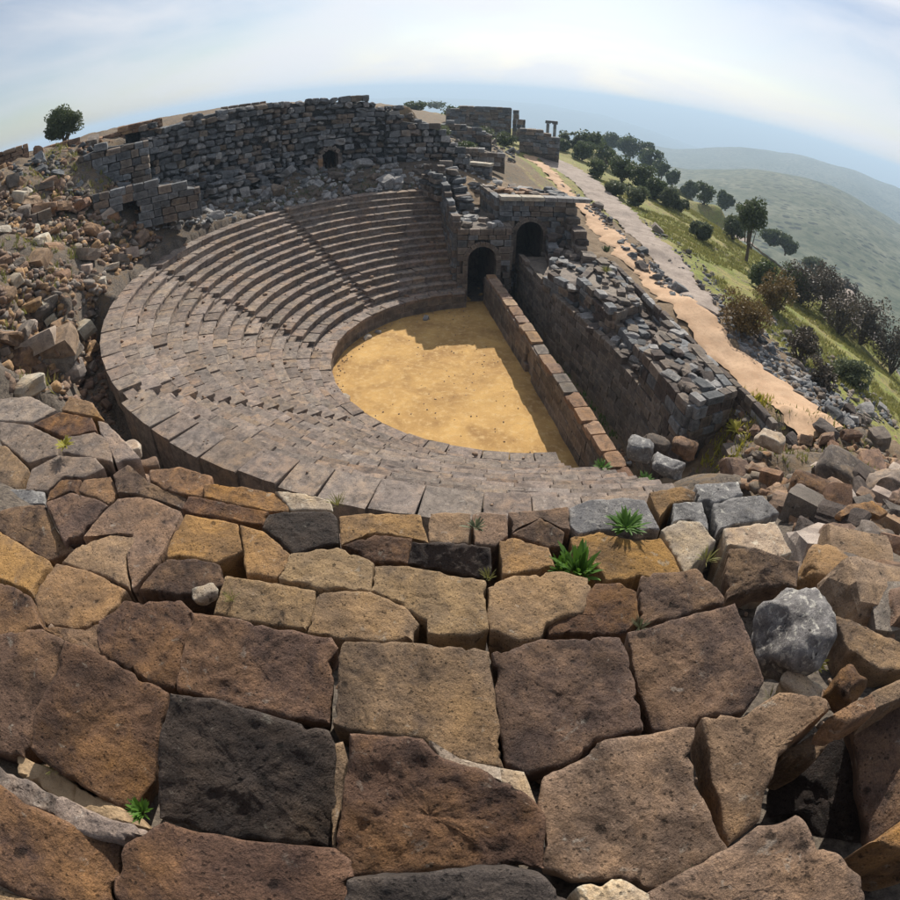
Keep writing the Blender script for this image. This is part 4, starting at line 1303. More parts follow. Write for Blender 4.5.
# lit edges of the row behind, and single displaced blocks
def single(poly, z, mt, tilt, label, cat='block', name='fallen_block', thick=0.5, side=0.0, N=64, amp=1.0, group=None):
    o = fg_stone(None, poly, z, mt, tilt, thick, N, name=name, side=side, amp=amp)
    return tag(o, label, cat, group)
single([(333, 745), (343, 742), (347, 760), (340, 800), (336, 846), (332, 846)], 13.55, 'tan', 0, 'narrow upright stone in the joint right of the dark tilted block', N=64, amp=0.3, thick=0.3)
single([(430, 740), (455, 757), (500, 768), (503, 782), (465, 769), (440, 759)], 13.72, 'pale', 0, 'smooth pale strip of stone above the rounded scarred block', amp=0.3, thick=0.25)
single([(500, 768), (524, 772), (540, 812), (522, 798), (502, 782)], 13.72, 'pale', 0, 'smooth pale wedge stone between the rounded block and the middle slab', amp=0.3, thick=0.25)
single([(778, 753), (822, 733), (826, 745), (815, 758), (784, 759)], 13.55, 'tan', 0, 'small sunlit orange wedge beside the dark hollow at lower right')
single([(784, 760), (815, 760), (824, 740), (845, 722), (856, 760), (864, 840), (861, 872), (830, 850), (797, 815), (768, 816), (767, 790), (776, 768)], 13.2, 'dark', 42, 'dark brown block sunk in the hollow at lower right')
single([(848, 722), (905, 692), (965, 702), (965, 830), (902, 822), (870, 842), (861, 800), (857, 750)], 13.8, 'brown', 30, 'big coarse brown block at the right edge leaning to the viewer', thick=0.4)
single([(830, 716), (850, 704), (872, 693), (876, 709), (848, 722)], 14.05, 'tan', 0, 'left sunlit ledge stone above the coarse block at the right edge', amp=0.5, thick=0.3)
single([(872, 693), (908, 675), (940, 682), (908, 696), (876, 709)], 14.05, 'tan', 0, 'right sunlit ledge stone above the coarse block at the right edge', amp=0.5, thick=0.3)
single([(870, 843), (908, 818), (945, 830), (940, 856), (905, 850)], 14.0, 'tan', 0, 'sunlit orange topped block in the lower right corner', thick=0.6)
single([(836, 615), (852, 621), (905, 645), (912, 672), (880, 668), (850, 650)], 12.5, 'tan', 6, 'smooth pinkish slab lying over the dark gap at the right edge')
single([(855, 508), (842, 516), (836, 514), (850, 504), (872, 501), (888, 512), (880, 516)], 9.9, 'tan', 4, 'thin orange slab propped over the rubble at right', thick=0.15)
single([(862, 516), (880, 524), (892, 534), (884, 537), (868, 530), (858, 522)], 9.8, 'tan', 2, 'second thin orange slab, lower one of the propped pair', thick=0.15)

# boulders traced one by one
def boulder(px, py, rx, ry, z, mt, label, seed, k=4.0, name='boulder', cat='boulder', amp=0.07, n=14, chops=5, sink=0.25):
    c = onz(px, py, z)
    D = np.linalg.norm(c-CAM)
    sx, sy = rx/FPX*D, ry/FPX*D
    V_, F_ = rock_shape(n, seed, k, amp, chops, 0.40)
    V_ = V_*2
    dv = ray(px, py)
    right = np.cross(dv, [0, 0, 1.0])
    right /= np.linalg.norm(right)
    fwd = np.array([-right[1], right[0], 0])
    sz = sy*1.0
    W = V_[:, :1]*right*sx+V_[:, 1:2]*fwd*(sx+sy)/2+V_[:, 2:]*np.array([0, 0, 1.0])*sz
    W = W+W/np.maximum(1e-6, np.linalg.norm(W, axis=1))[:, None]*(fbm(W+c, 8.0, 4, seed, 0.6)*0.02*min(1, sx*2))[:, None]
    o = mesh_obj(name, W, F_, M[mt], None, c, smooth=True)
    return tag(o, label, cat)
boulder(792, 636, 42, 45, 12.95, 'speckled', 'round pale grey speckled boulder with yellow moss at its foot', 11, 2.7, chops=5, amp=0.09, n=24)
boulder(826, 580, 30, 24, 11.4, 'yellow', 'orange lichen covered boulder behind the round grey one', 5, 3.2, amp=0.08)
boulder(848, 606, 20, 14, 11.6, 'dark', 'small black boulder under the orange lichen boulder', 6, 3.0)
boulder(868, 553, 27, 22, 10.4, 'stage', 'purplish grey block with a flat top near the right edge', 7, 8.0)
boulder(846, 478, 32, 20, 7.3, 'stage', 'large angular grey brown rock in the rubble below the road end', 8, 5.0, chops=8)
boulder(886, 492, 22, 22, 7.9, 'seat', 'angular rock with one smooth grey face at the right edge', 9, 8.0, chops=7)
boulder(808, 492, 20, 17, 7.7, 'brown', 'dark red brown broken rock left of the large angular rock', 10, 5.0, chops=8)
boulder(806, 522, 14, 18, 8.8, 'stage', 'upright grey brown rock between the slabs and the flat grey blocks', 12, 6.0)
boulder(770, 441, 15, 8, 5.7, 'pale', 'flat pale boulder near the end of the sandy road', 13, 4.0)
boulder(730, 690+20, 0.01, 0.01, 12.0, 'dark', 'x', 1) if False else None
boulder(845, 690, 16, 18, 12.7, 'brown', 'small brown rock wedged below the pink slab', 15, 4.5)
boulder(800, 690, 22, 12, 12.9, 'pale', 'pale crumbling stone below the round boulder', 16, 3.5)
boulder(655, 445, 14, 9, 3.8, 'stage', 'leftmost grey rock in the row beyond the end of the stage front wall', 17, 4)
boulder(640, 449, 13, 10, 3.8, 'grey', 'rounded dark rock beside the end of the stage front wall', 18, 4)
boulder(684, 447, 12, 9, 3.9, 'tan', 'tan rock at the right end of the row beyond the stage front wall', 19, 5)
boulder(668, 466, 16, 8, 4.6, 'grey', 'flat grey rock lying in the green weeds at the end of the trench', 20, 5)
boulder(205, 594, 13, 8, 12.75, 'pale', 'small cream coloured stone on the grey ochre row at left', 21, 3.2)
for i, (px, py, rx, ry, mt, lab) in enumerate([
        (128, 452, 14, 9, 'pale', 'largest pale stone on the near lip of the dark gangway'), (118, 463, 8, 6, 'pale', 'small pale stone at the left of the gangway lip'),
        (150, 465, 10, 6, 'tan', 'tan stone at the right of the gangway lip'), (108, 455, 7, 6, 'pale', 'cream stone left of the largest pale one at the gangway lip')]):
    boulder(px, py, rx, ry, 10.9, mt, lab, 30+i, 3.5, n=8)

# ================================================================ scattered fallen stones
COUNT = {'n': 0}
USED = set()
CNAME = {'tan': 'tan', 'pale': 'pale cream', 'brown': 'dark brown', 'seat': 'pinkish grey', 'wall': 'dark grey', 'stage': 'grey brown', 'grey': 'light grey', 'dark': 'blackish', 'yellow': 'ochre'}
KNAME = {'boulder': 'rounded rock', 'block': 'squared block', 'slab': 'flat slab'}
def scatter(poly, n, smin, smax, mats, zone, places, nstuff, kinds=('boulder', 'block', 'slab'), flat=0.65, sunk=0.2, pile=0.0, stuffmats=('stage',), smin2=0.12):
    """poly in picture coordinates of the survey photograph; every stone is set on the terrain it meets there"""
    Q = np.array(poly, float)
    lo, hi = Q.min(0), Q.max(0)
    def inside(x, y):
        c = False
        for k in range(len(Q)):
            xa, ya = Q[k]
            xb, yb = Q[(k+1) % len(Q)]
            if (ya > y) != (yb > y) and x < (xb-xa)*(y-ya)/(yb-ya)+xa:
                c = not c
        return c
    pts = []
    while len(pts) < n+nstuff:
        x, y = RN.uniform(lo[0], hi[0]), RN.uniform(lo[1], hi[1])
        if inside(x, y):
            pts.append((x, y))
    Js = [Joined() for _ in stuffmats]
    for k, (px, py) in enumerate(pts):
        p = hit(px, py)
        if k < n:
            place = min(places, key=lambda t_: (t_[0]-px)**2+(t_[1]-py)**2)[2]
            for _ in range(60):
                q_ = RN.random()**1.6
                s_ = smin+(smax-smin)*q_
                kd, mt = RN.choice(kinds), RN.choice(mats)
                size = 'small' if q_ < 0.12 else ('medium sized' if q_ < 0.4 else ('large' if q_ < 0.75 else 'very large'))
                lb = size+' '+CNAME[mt]+' '+KNAME[kd]+' '+place
                if lb not in USED:
                    break
            USED.add(lb)
            sz = (s_*RN.uniform(0.9, 1.5), s_*RN.uniform(0.7, 1.1), s_*flat*RN.uniform(0.7, 1.2))
            o = stone('fallen_stone', kd, mt, (p[0], p[1], p[2]+sz[2]*(0.5-sunk)+RN.random()*pile), sz, rotm(RN.uniform(0, 6.3), RN.gauss(0, .3), RN.gauss(0, .3)))
            tag(o, lb, 'stone', zone)
            COUNT['n'] += 1
        else:
            s_ = smin2+(smin-smin2)*RN.random()**1.5
            sz = (s_*RN.uniform(0.9, 1.6), s_*RN.uniform(0.6, 1.1), s_*flat*RN.uniform(0.7, 1.2))
            RN.choice(Js).add('small' if s_ < smin2+(smin-smin2)*0.3 else 'b', (p[0], p[1], p[2]+sz[2]*0.25), sz, rotm(RN.uniform(0, 6.3), RN.gauss(0, .35), RN.gauss(0, .35)))
    for J, mt in zip(Js, stuffmats):
        o = J.build('loose_rubble', M[mt])
        if o:
            tag(o, CNAME[mt]+' loose rubble among the '+zone, 'rubble')
scatter([(0, 185), (60, 190), (130, 225), (165, 240), (140, 262), (105, 290), (90, 340), (95, 375), (60, 395), (0, 395)], 88, 0.5, 1.5, ['tan', 'brown', 'seat', 'tan', 'brown', 'stage', 'pale'], 'fallen stones on the left slope',
        [(20, 200, 'below the low building at the left edge'), (110, 225, 'under the wall with the dark doorway'), (150, 245, 'above the top corner of the seats'), (95, 275, 'at the upper rim of the deep hollow'),
         (30, 250, 'high on the left rubble slope'), (30, 310, 'left of the deep hollow'), (15, 370, 'low on the left rubble slope'), (70, 375, 'beside the dark gangway')],
        1500, stuffmats=('tan', 'brown', 'stage', 'brown'), smin2=0.12)
scatter([(0, 165), (60, 150), (140, 130), (175, 140), (200, 195), (150, 225), (60, 190), (0, 190)], 36, 0.5, 1.3, ['wall', 'stage', 'brown', 'tan'], 'fallen stones on the upper left bank',
        [(15, 172, 'beside the low building on the skyline'), (65, 160, 'right below the lone tree'), (120, 150, 'below the reddish bank wall'), (165, 160, 'at the left end of the ruined wall'), (80, 185, 'halfway down the left bank')],
        700, stuffmats=('stage', 'wall', 'brown'), smin2=0.2)
scatter([(165, 205), (280, 168), (345, 165), (440, 168), (500, 178), (500, 196), (440, 190), (350, 196), (285, 212), (200, 228), (150, 232)], 62, 0.6, 1.35, ['wall', 'grey', 'grey', 'stage'], 'fallen stones heaped behind the top seat row',
        [(180, 215, 'at the left end of the heap'), (220, 195, 'in the pale heap behind the top seats'), (270, 182, 'below the left stretch of the ruined wall'), (325, 182, 'below the small doorway'),
         (380, 180, 'below the low terrace wall'), (430, 182, 'above the end of the top seat row'), (480, 185, 'behind the arched entrance')],
        700, stuffmats=('wall', 'grey', 'stage'), smin2=0.25)
scatter([(735, 425), (790, 440), (850, 432), (900, 440), (905, 640), (870, 640), (835, 600), (800, 545), (770, 500), (740, 485), (720, 470)], 80, 0.4, 1.1, ['stage', 'brown', 'brown', 'tan', 'seat', 'dark'], 'fallen stones in the rubble at right',
        [(745, 445, 'right of the near stage block'), (800, 445, 'below the end of the sandy road'), (870, 445, 'right of the end of the sandy road'), (760, 480, 'left of the dark red brown broken rock'),
         (830, 500, 'below the large angular rock'), (885, 520, 'at the right edge by the angular rock'), (810, 545, 'behind the orange lichen boulder'), (880, 590, 'above the pinkish slab at right'), (850, 625, 'right of the round boulder')],
        1200, stuffmats=('brown', 'stage', 'tan'), pile=0.2, smin2=0.10)
scatter([(560, 185), (590, 200), (640, 250), (700, 310), (760, 370), (850, 430), (870, 425), (780, 350), (715, 305), (700, 320), (650, 280), (600, 225), (565, 195)], 46, 0.4, 0.95, ['stage', 'grey', 'wall', 'dark'], 'stones along the far edge of the sandy road',
        [(580, 198, 'near the far fork of the roads'), (620, 240, 'in the strip between road and track'), (670, 290, 'near the end of the stony track'), (740, 335, 'below the olive yellow bush'), (790, 370, 'below the low dark bush'), (850, 420, 'at the near right corner of the road')],
        900, stuffmats=('stage', 'wall', 'grey'))
scatter([(640, 215), (700, 260), (740, 310), (790, 320), (880, 400), (900, 430), (860, 420), (760, 350), (700, 290), (650, 245)], 26, 0.35, 1.0, ['stage', 'grey', 'seat'], 'stones on the grassy slope',
        [(670, 240, 'on the slope above the stony track'), (720, 285, 'beside the olive yellow bush on the slope'), (790, 330, 'in the green grass below the thickets'), (870, 400, 'low on the slope at the right edge')],
        900, stuffmats=('stage', 'wall'))
scatter([(405, 118), (450, 128), (520, 150), (515, 165), (490, 165), (410, 160)], 26, 0.6, 1.5, ['stage', 'wall', 'grey'], 'stones on the bank behind the ruined wall',
        [(420, 135, 'right of the ruined wall top'), (460, 145, 'on the dark bank behind the terrace wall'), (505, 155, 'left of the far end of the road')], 500, stuffmats=('wall', 'stage'), smin2=0.2)
scatter([(595, 445), (640, 475), (700, 480), (745, 440), (760, 410), (735, 400), (740, 440), (700, 475), (660, 455)], 14, 0.3, 0.7, ['tan', 'grey', 'stage'], 'stones at the near end of the stage',
        [(620, 460, 'by the near end of the stage front wall'), (690, 465, 'at the near end of the trench'), (745, 415, 'in the gap behind the near stage block')], 160, stuffmats=('stage', 'tan'))
# small stones wedged in the joints and hollows of the upper seats
scatter([(0, 470), (150, 490), (300, 510), (560, 520), (700, 520), (780, 600), (860, 680), (860, 760), (760, 800), (500, 800), (100, 810), (0, 760)], 0, 0.10, 0.2, ['brown'], 'stones of the upper seats', [(0, 0, '')], 900, stuffmats=('brown', 'tan'), smin2=0.03)

J = Joined()
for k in range(520):
    ph, i = RN.uniform(2, 178), RN.randrange(-2, NROW)
    r = RS0+i*TREAD+RN.uniform(0.35, 0.68)
    z = HP+(max(-1, i)+1)*DZ
    s_ = RN.uniform(0.03, 0.11) if k % 9 else RN.uniform(0.12, 0.28)
    J.add('small', (r*math.cos(rad(ph)), r*math.sin(rad(ph)), z+s_*0.2), (s_*1.3, s_, s_*0.7), rotm(RN.uniform(0, 6)))
tag(J.build('loose_rubble', M['tan']), 'small debris lying on the seat treads', 'rubble')
J = Joined()
for k in range(420):
    ph = RN.uniform(3, 177)
    r = R0-abs(RN.gauss(0, 0.35))-0.05 if k % 3 else RN.uniform(1, R0)
    s_ = RN.uniform(0.02, 0.08)
    J.add('small', (r*math.cos(rad(ph)), r*math.sin(rad(ph)), s_*0.2), (s_*1.3, s_, s_*0.7), rotm(RN.uniform(0, 6)))
tag(J.build('loose_gravel', M['tan']), 'gravel at the foot of the podium', 'gravel')
# wall with a dark doorway at the top left of the seats
def pit_wall():
    p = hit(128, 222)
    D = math.dist(p[:2], CAM[:2])
    P_ = [ond(x, yt, D) for x, yt in ((92, 196), (118, 186), (140, 184), (172, 182), (200, 186))]
    zb = p[2]-0.7
    t_ = thing('wall_with_doorway', 'low bluish dark wall with a small black doorway, above the top left corner of the seats', 'ruined wall', (P_[0][0], P_[0][1], zb))
    path = [P2(q) for q in P_]
    sg = np.r_[0, np.cumsum([math.dist(path[i], path[i+1]) for i in range(4)])]
    d0 = P2(ond(128, 205, D))
    sd_ = sg[1]+math.dist(path[1], d0)
    masonry(t_, path, zb, lambda s_: float(np.interp(s_, sg, [q[2] for q in P_])), 0.45, 0.8, 0.6, ['block', 'ashlar'], ['wall', 'wall', 'stage'], 140, ragged=0.25, jit=0.05, hole=lambda s_, z_, a_, b_: abs(s_-sd_) < 0.42+a_*0.8 and z_ < zb+2.0)
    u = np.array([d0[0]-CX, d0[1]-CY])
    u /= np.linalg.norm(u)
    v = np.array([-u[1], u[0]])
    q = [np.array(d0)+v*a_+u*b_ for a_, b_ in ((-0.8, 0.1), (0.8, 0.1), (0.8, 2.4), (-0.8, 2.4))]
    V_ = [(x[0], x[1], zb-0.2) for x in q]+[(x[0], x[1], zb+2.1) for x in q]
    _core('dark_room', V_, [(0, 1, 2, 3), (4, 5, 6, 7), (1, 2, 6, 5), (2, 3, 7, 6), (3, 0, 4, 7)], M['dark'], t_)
    for a_, b_ in ((0, 1), (1, 2), (2, 3), (3, 4)):
        A_, B_ = path[a_], path[b_]
        if a_ == 1:
            continue
        Vc = [(A_[0]+u[0]*.1, A_[1]+u[1]*.1, zb), (B_[0]+u[0]*.1, B_[1]+u[1]*.1, zb), (B_[0]+u[0]*.1, B_[1]+u[1]*.1, P_[b_][2]-.3), (A_[0]+u[0]*.1, A_[1]+u[1]*.1, P_[a_][2]-.3)]
        W_ = [(x+u[0]*1.5, y+u[1]*1.5, z) for x, y, z in Vc]
        _core('wall_core', Vc+W_, [(0, 1, 2, 3), (3, 2, 6, 7), (4, 5, 6, 7), (0, 3, 7, 4), (1, 2, 6, 5)], M['wall'], t_)
pit_wall()

# ================================================================ ROADS
def ribbon(name, left, right, zoff, mat, label):
    Lp = np.array([hit(*p)[:2] for p in left])
    Rp = np.array([hit(*p)[:2] for p in right])
    def dens(P_, n_):
        s_ = np.r_[0, np.cumsum(np.hypot(*np.diff(P_, axis=0).T))]
        u_ = np.linspace(0, s_[-1], n_)
        return np.stack([np.interp(u_, s_, P_[:, 0]), np.interp(u_, s_, P_[:, 1])], -1)
    A_, B_ = dens(Lp, 260), dens(Rp, 260)
    for X_ in (A_, B_):
        X_[:, 1] += fbm(np.c_[X_, X_[:, 0]*0], 0.5, 5, 4, 0.7)*0.40
    t_ = np.linspace(0, 1, 12)
    G = A_[:, None, :]*(1-t_)[None, :, None]+B_[:, None, :]*t_[None, :, None]
    z = H(G[..., 0], G[..., 1])
    # level across
    zc = z.mean(1, keepdims=True)
    k_ = np.ones(9)/9
    zc = np.convolve(np.pad(zc[:, 0], 4, 'edge'), k_, 'valid')[:, None]
    z = np.maximum(z+0.10, zc+zoff)-0.12*(np.abs(t_-0.5)*2)[None, :]**6
    # the ground is cut away under the road bed
    me_ = g_obj.data
    co = np.empty(len(me_.vertices)*3)
    me_.vertices.foreach_get('co', co)
    co = co.reshape(-1, 3)
    td = np.linspace(0.06, 0.94, 24)
    GD = A_[:, None, :]*(1-td)[None, :, None]+B_[:, None, :]*td[None, :, None]
    zd = np.repeat(z.min(1)[:, None], 24, 1)
    cell = {}
    for (x_, y_), z_ in zip(np.round(GD.reshape(-1, 2)/0.4).astype(int), zd.ravel()):
        k2 = (int(x_), int(y_))
        cell[k2] = min(cell.get(k2, 1e9), z_)
    sel = np.where((np.abs(co[:, 1]) < 60) & (co[:, 0] > -20))[0]
    ij = np.round(co[sel, :2]/0.4).astype(int)
    for n_, (a_, b_) in zip(sel, ij):
        q_ = cell.get((int(a_), int(b_)))
        if q_ is not None:
            co[n_, 2] = min(co[n_, 2], q_-0.06)
    me_.vertices.foreach_set('co', co.ravel())
    me_.update()
    V_ = np.concatenate([G, z[..., None]], -1).reshape(-1, 3)
    o = sheet(name, V_, 260, 12, mat)
    return tag(o, kind='structure')
ribbon('dirt_road', [(800, 442), (757, 403), (690, 335), (640, 283), (600, 237), (572, 200), (545, 172), (524, 156)], [(845, 434), (790, 385), (730, 342), (665, 283), (620, 237), (590, 205), (560, 178), (534, 157)], 0.06, M['road'], 'road')
ribbon('stony_track', [(712, 318), (700, 309), (665, 276), (630, 236), (600, 205), (565, 175), (536, 157)], [(714, 318), (714, 303), (680, 262), (645, 226), (612, 196), (575, 168), (545, 155)], 0.05, M['road2'], 'track')

ribbon('hill_track', [(700, 205), (748, 240), (790, 273), (840, 319), (880, 352), (905, 377)], [(704, 203), (752, 237), (795, 269), (846, 315), (887, 348), (912, 372)], 0.1, M['road2'], 'track')
# ================================================================ PLANTS
def leaf_cloud(blobs, n, size, seed, flat=0.0):
    rs = np.random.RandomState(seed)
    vol = np.array([b[3]*b[4]*b[5] for b in blobs])
    pick = rs.choice(len(blobs), n, p=vol/vol.sum())
    d = rs.normal(size=(n, 3))
    d /= np.linalg.norm(d, axis=1)[:, None]
    rr = rs.rand(n)**0.42
    B = np.array(blobs)
    P = B[pick, :3]+d*rr[:, None]*B[pick, 3:]
    P += fbm(P, 1.0/max(0.2, size*6), 2, seed)[:, None]*d*size*2.0
    keep = fbm(P, 0.9/max(0.3, size*7), 2, seed+3) > -0.35
    P = P[keep]
    n = len(P)
    a = rs.normal(size=(n, 3))
    a /= np.linalg.norm(a, axis=1)[:, None]
    b = np.cross(a, rs.normal(size=(n, 3)))
    b /= np.linalg.norm(b, axis=1)[:, None]
    s = size*(0.6+0.8*rs.rand(n))[:, None]
    V = np.stack([P-a*s-b*s*0.45, P+a*s*0.2-b*s*0.6, P+a*s, P+b*s*0.6], 1).reshape(-1, 3)
    F = np.arange(n*4).reshape(-1, 4)
    return V, F
def quads(name, V, F, mat, parent):
    w_ = np.array(list(parent['_w']))
    me = bpy.data.meshes.new(name)
    me.vertices.add(len(V))
    me.vertices.foreach_set('co', (V-w_).ravel())
    me.loops.add(F.size)
    me.loops.foreach_set('vertex_index', F.ravel().astype(np.int32))
    me.polygons.add(len(F))
    me.polygons.foreach_set('loop_start', np.arange(0, F.size, F.shape[1], dtype=np.int32))
    me.update(calc_edges=True)
    me.materials.append(mat)
    o = bpy.data.objects.new(name, me)
    COL.objects.link(o)
    o.parent = parent
    return o
def limb(pts, r0, r1, k=6):
    V, F = [], []
    n_ = len(pts)
    for i, p in enumerate(pts):
        q = pts[min(n_-1, i+1)]
        o_ = pts[max(0, i-1)]
        d = np.array(q, float)-np.array(o_, float)
        d /= np.linalg.norm(d)+1e-9
        a = np.cross(d, [0.3, 0.9, 0.1])
        a /= np.linalg.norm(a)
        b = np.cross(d, a)
        r = r0+(r1-r0)*i/(n_-1)
        for j in range(k):
            t_ = 2*math.pi*j/k
            V.append(np.array(p)+a*r*math.cos(t_)+b*r*math.sin(t_))
    for i in range(n_-1):
        for j in range(k):
            F.append((i*k+j, i*k+(j+1) % k, (i+1)*k+(j+1) % k, (i+1)*k+j))
    return V, F
def tree(name, label, base, height, width, mat, seed, n=1600, leaf=0.16, stem=0.3, cat='tree', group=None, nb=9):
    r = random.Random(seed)
    base = np.array(base, float)
    t_ = thing(name, label, cat, base, group)
    blobs = []
    for k in range(nb):
        a = r.uniform(0, 6.28)
        q = r.random()**0.5*width*0.30
        zz = height*(stem+(1-stem)*r.uniform(0.25, 0.82))
        s_ = width*r.uniform(0.16, 0.28)
        blobs.append((base[0]+q*math.cos(a), base[1]+q*math.sin(a), base[2]+zz, s_, s_, min(s_*r.uniform(0.7, 1.0), height*(1-stem)*0.4)))
    blobs.append((base[0], base[1], base[2]+height*(stem+(1-stem)*0.45), width*0.34, width*0.34, height*(1-stem)*0.42))
    V, F = [], []
    tv, tf = limb([base+np.array([0, 0, -0.3]), base+np.array([0.05, 0.02, height*stem*0.6]), base+np.array([0.0, 0.08, height*(stem+0.3*(1-stem))])], width*0.045, width*0.02)
    V += tv
    F += tf
    for k in range(6):
        bl = blobs[k]
        s0 = len(V)
        lv, lf_ = limb([base+np.array([0, 0, height*stem*0.7]), (base+np.array(bl[:3]))/2+np.array([0, 0, -0.1*height]), np.array(bl[:3])], width*0.025, width*0.006, 5)
        V += lv
        F += [tuple(i+s0 for i in f) for f in lf_]
    w_ = np.array(list(t_['_w']))
    me = bpy.data.meshes.new('trunk')
    me.from_pydata([tuple(np.array(v)-w_) for v in V], [], F)
    me.materials.append(M['bark'])
    o = bpy.data.objects.new('trunk', me)
    COL.objects.link(o)
    o.parent = t_
    Vl, Fl = leaf_cloud(blobs, n, leaf, seed)
    quads('crown' if cat == 'tree' else 'foliage', Vl, Fl, M[mat], t_)
    return t_
def ptree(px, py, hpx, wpx, D=None, **k):
    """foot of the plant where this sight line meets the slope"""
    p = hit(px, py) if D is None else ond(px, py, D)
    dist = np.linalg.norm(p-CAM)
    hh = hpx/FPX*dist*1.05
    ww = wpx/FPX*dist
    return tree(k.pop('name', 'tree'), k.pop('label'), (p[0], p[1], p[2]-0.1), hh, ww, k.pop('mat', 'leaf'), k.pop('seed', int(px)), leaf=k.pop('leaf', 0.0019*dist+0.015), **k)
ptree(64, 143, 37, 42, D=62, label='lone dense round green tree standing on the skyline at left', n=15000, stem=0.08, seed=2, leaf=0.115, nb=22)
ptree(746, 262, 62, 42, label='tall dark green tree with bare leaning stems on the grassy slope', n=6000, stem=0.45, seed=4, nb=13)
for i, (px, py, hp, wp, mt, lab) in enumerate([
        (661, 180, 20, 16, 'leaf', 'small dark tree highest on the ridge line right of the road'),
        (672, 186, 16, 16, 'leaf', 'small dark tree just right of the highest ridge tree'),
        (690, 200, 20, 22, 'leaf', 'third dark tree down the ridge, broad and round'),
        (704, 205, 24, 26, 'leaf', 'fourth dark tree down the ridge, the broadest of them'),
        (725, 211, 18, 20, 'leaf', 'lowest tree of the ridge row, standing apart near the far hills'),
        (668, 207, 22, 26, 'olive', 'grey green olive tree in front of the ridge row'),
        (640, 190, 26, 34, 'leaf', 'wide dark tree at the right end of the dense grove'),
        (622, 182, 26, 34, 'leaf', 'dark tree in the middle of the dense grove below the ridge end'),
        (606, 168, 26, 34, 'leaf', 'dark tree at the left of the dense grove, near the track'),
        (590, 152, 20, 36, 'leaf', 'dark tree on top of the grove against the haze'),
        (570, 146, 14, 26, 'olive', 'low olive green tree beside the far ruin columns'),
        (630, 158, 22, 30, 'leaf', 'dark tree at the right end of the skyline above the grove'),
        (610, 150, 18, 30, 'leaf', 'dark tree in the middle of the skyline above the grove')    ,(650, 172, 26, 30, 'leaf', 'dark tree filling the grove behind the highest ridge tree'),
        (636, 206, 20, 30, 'olive', 'grey green tree low in front of the grove'),
        (655, 200, 24, 28, 'leaf', 'round dark tree between the grove and the olive tree'),
        (598, 178, 18, 26, 'leaf', 'low dark tree beside the track under the grove'),
        (582, 160, 20, 26, 'leaf', 'dark tree left in the grove close to the columns'),
        (615, 196, 16, 26, 'olive', 'pale olive tree at the foot of the grove'),
        (645, 160, 18, 20, 'leaf', 'dark skyline tree left of the highest ridge tree'),
        (562, 150, 12, 22, 'leaf', 'dark bushy tree under the far columns'),
        (681, 212, 16, 20, 'olive', 'small olive tree right of the round dark one')]):
    ptree(px, py, hp*0.95, wp*1.0, label=lab, mat=mt, n=3400, stem=0.06, nb=12, seed=20+i, group='trees on the ridge beyond the road')
for i, (px, py, hp, wp, mt, lab) in enumerate([
        (775, 312, 34, 42, 'rust', 'reddish brown half bare shrub beside the tall tree'),
        (745, 334, 34, 52, 'rust', 'large olive yellow bush at the edge of the rubble strip above the road'),
        (800, 305, 30, 44, 'dry', 'grey bare twiggy bush behind the reddish shrub'),
        (822, 312, 38, 54, 'dry', 'biggest dark bare thicket on the slope crest'),
        (860, 345, 40, 50, 'dry', 'dark bare thicket right of the biggest one'),
        (890, 375, 44, 44, 'dry', 'dark bare thicket at the right edge of the view'),
        (800, 360, 26, 34, 'dry', 'low dark bush in the green grass above the road'),
        (785, 255, 16, 18, 'leaf', 'small green bush on the slope crest right of the tall tree'),
        (770, 245, 14, 20, 'leaf', 'small green bush touching the right side of the tall tree'),
        (732, 240, 20, 24, 'olive', 'olive bush left of the tall tree on the crest'),
        (812, 275, 14, 22, 'olive', 'small bush on the crest above the bare thicket'),
        (845, 300, 14, 24, 'dry', 'small bare bush on the crest above the thicket'),
        (700, 240, 14, 20, 'olive', 'small olive bush on the yellow slope above the track'),
        (838, 335, 34, 50, 'dry', 'dark bare thicket between the two biggest ones'),
        (790, 300, 26, 34, 'leaf', 'dark green bush in front of the bare twiggy bush'),
        (850, 385, 22, 36, 'olive', 'olive green bush low on the slope near the right edge'),
        (760, 290, 24, 26, 'leaf', 'dark green bush at the foot of the tall tree'),
        (820, 385, 18, 30, 'dry', 'low bare bush above the near end of the road')]):
    ptree(px, py, hp*1.2, wp*1.3, label=lab, mat=mt, n=4200, nb=12, stem=0.05, seed=60+i, cat='bush', name='bush', group='bushes on the slope beyond the road')

def leafy_plant(px, py, z, s, label, mat='green', n=34, seed=1, up=1.0, name='plant', w_=0.05, group=None):
    """rosette of pointed leaves"""
    p = onz(px, py, z)
    t_ = thing(name, label, 'plant', p, group)
    r = random.Random(seed)
    V, F = [], []
    for k in range(n):
        a = r.uniform(0, 6.28)
        l_ = s*r.uniform(0.6, 1.15)
        b0 = p+np.array([math.cos(a), math.sin(a), 0])*s*r.uniform(0, 0.25)
        d = np.array([math.cos(a), math.sin(a), 0])
        sd_ = np.array([-math.sin(a), math.cos(a), 0])
        el = r.uniform(0.75, 1.5)*up
        wv = s*w_*1.5*r.uniform(0.7, 1.2)
        i0 = len(V)
        for q, ww_ in ((0, 0.35), (0.35, 1.0), (0.7, 0.8), (1.0, 0.05)):
            c = b0+d*l_*q*math.cos(el)+np.array([0, 0, l_*(q*math.sin(el)-0.28*q*q)])
            V += [c-sd_*wv*ww_, c+sd_*wv*ww_]
        for q in range(3):
            F.append((i0+q*2, i0+q*2+1, i0+q*2+3, i0+q*2+2))
    quads('leaves', np.array(V), np.array(F), M[mat], t_)
    return t_
leafy_plant(578, 574, 12.1, 0.36, 'largest dark green leafy plant, growing between two ochre blocks in the middle', n=60, seed=3)
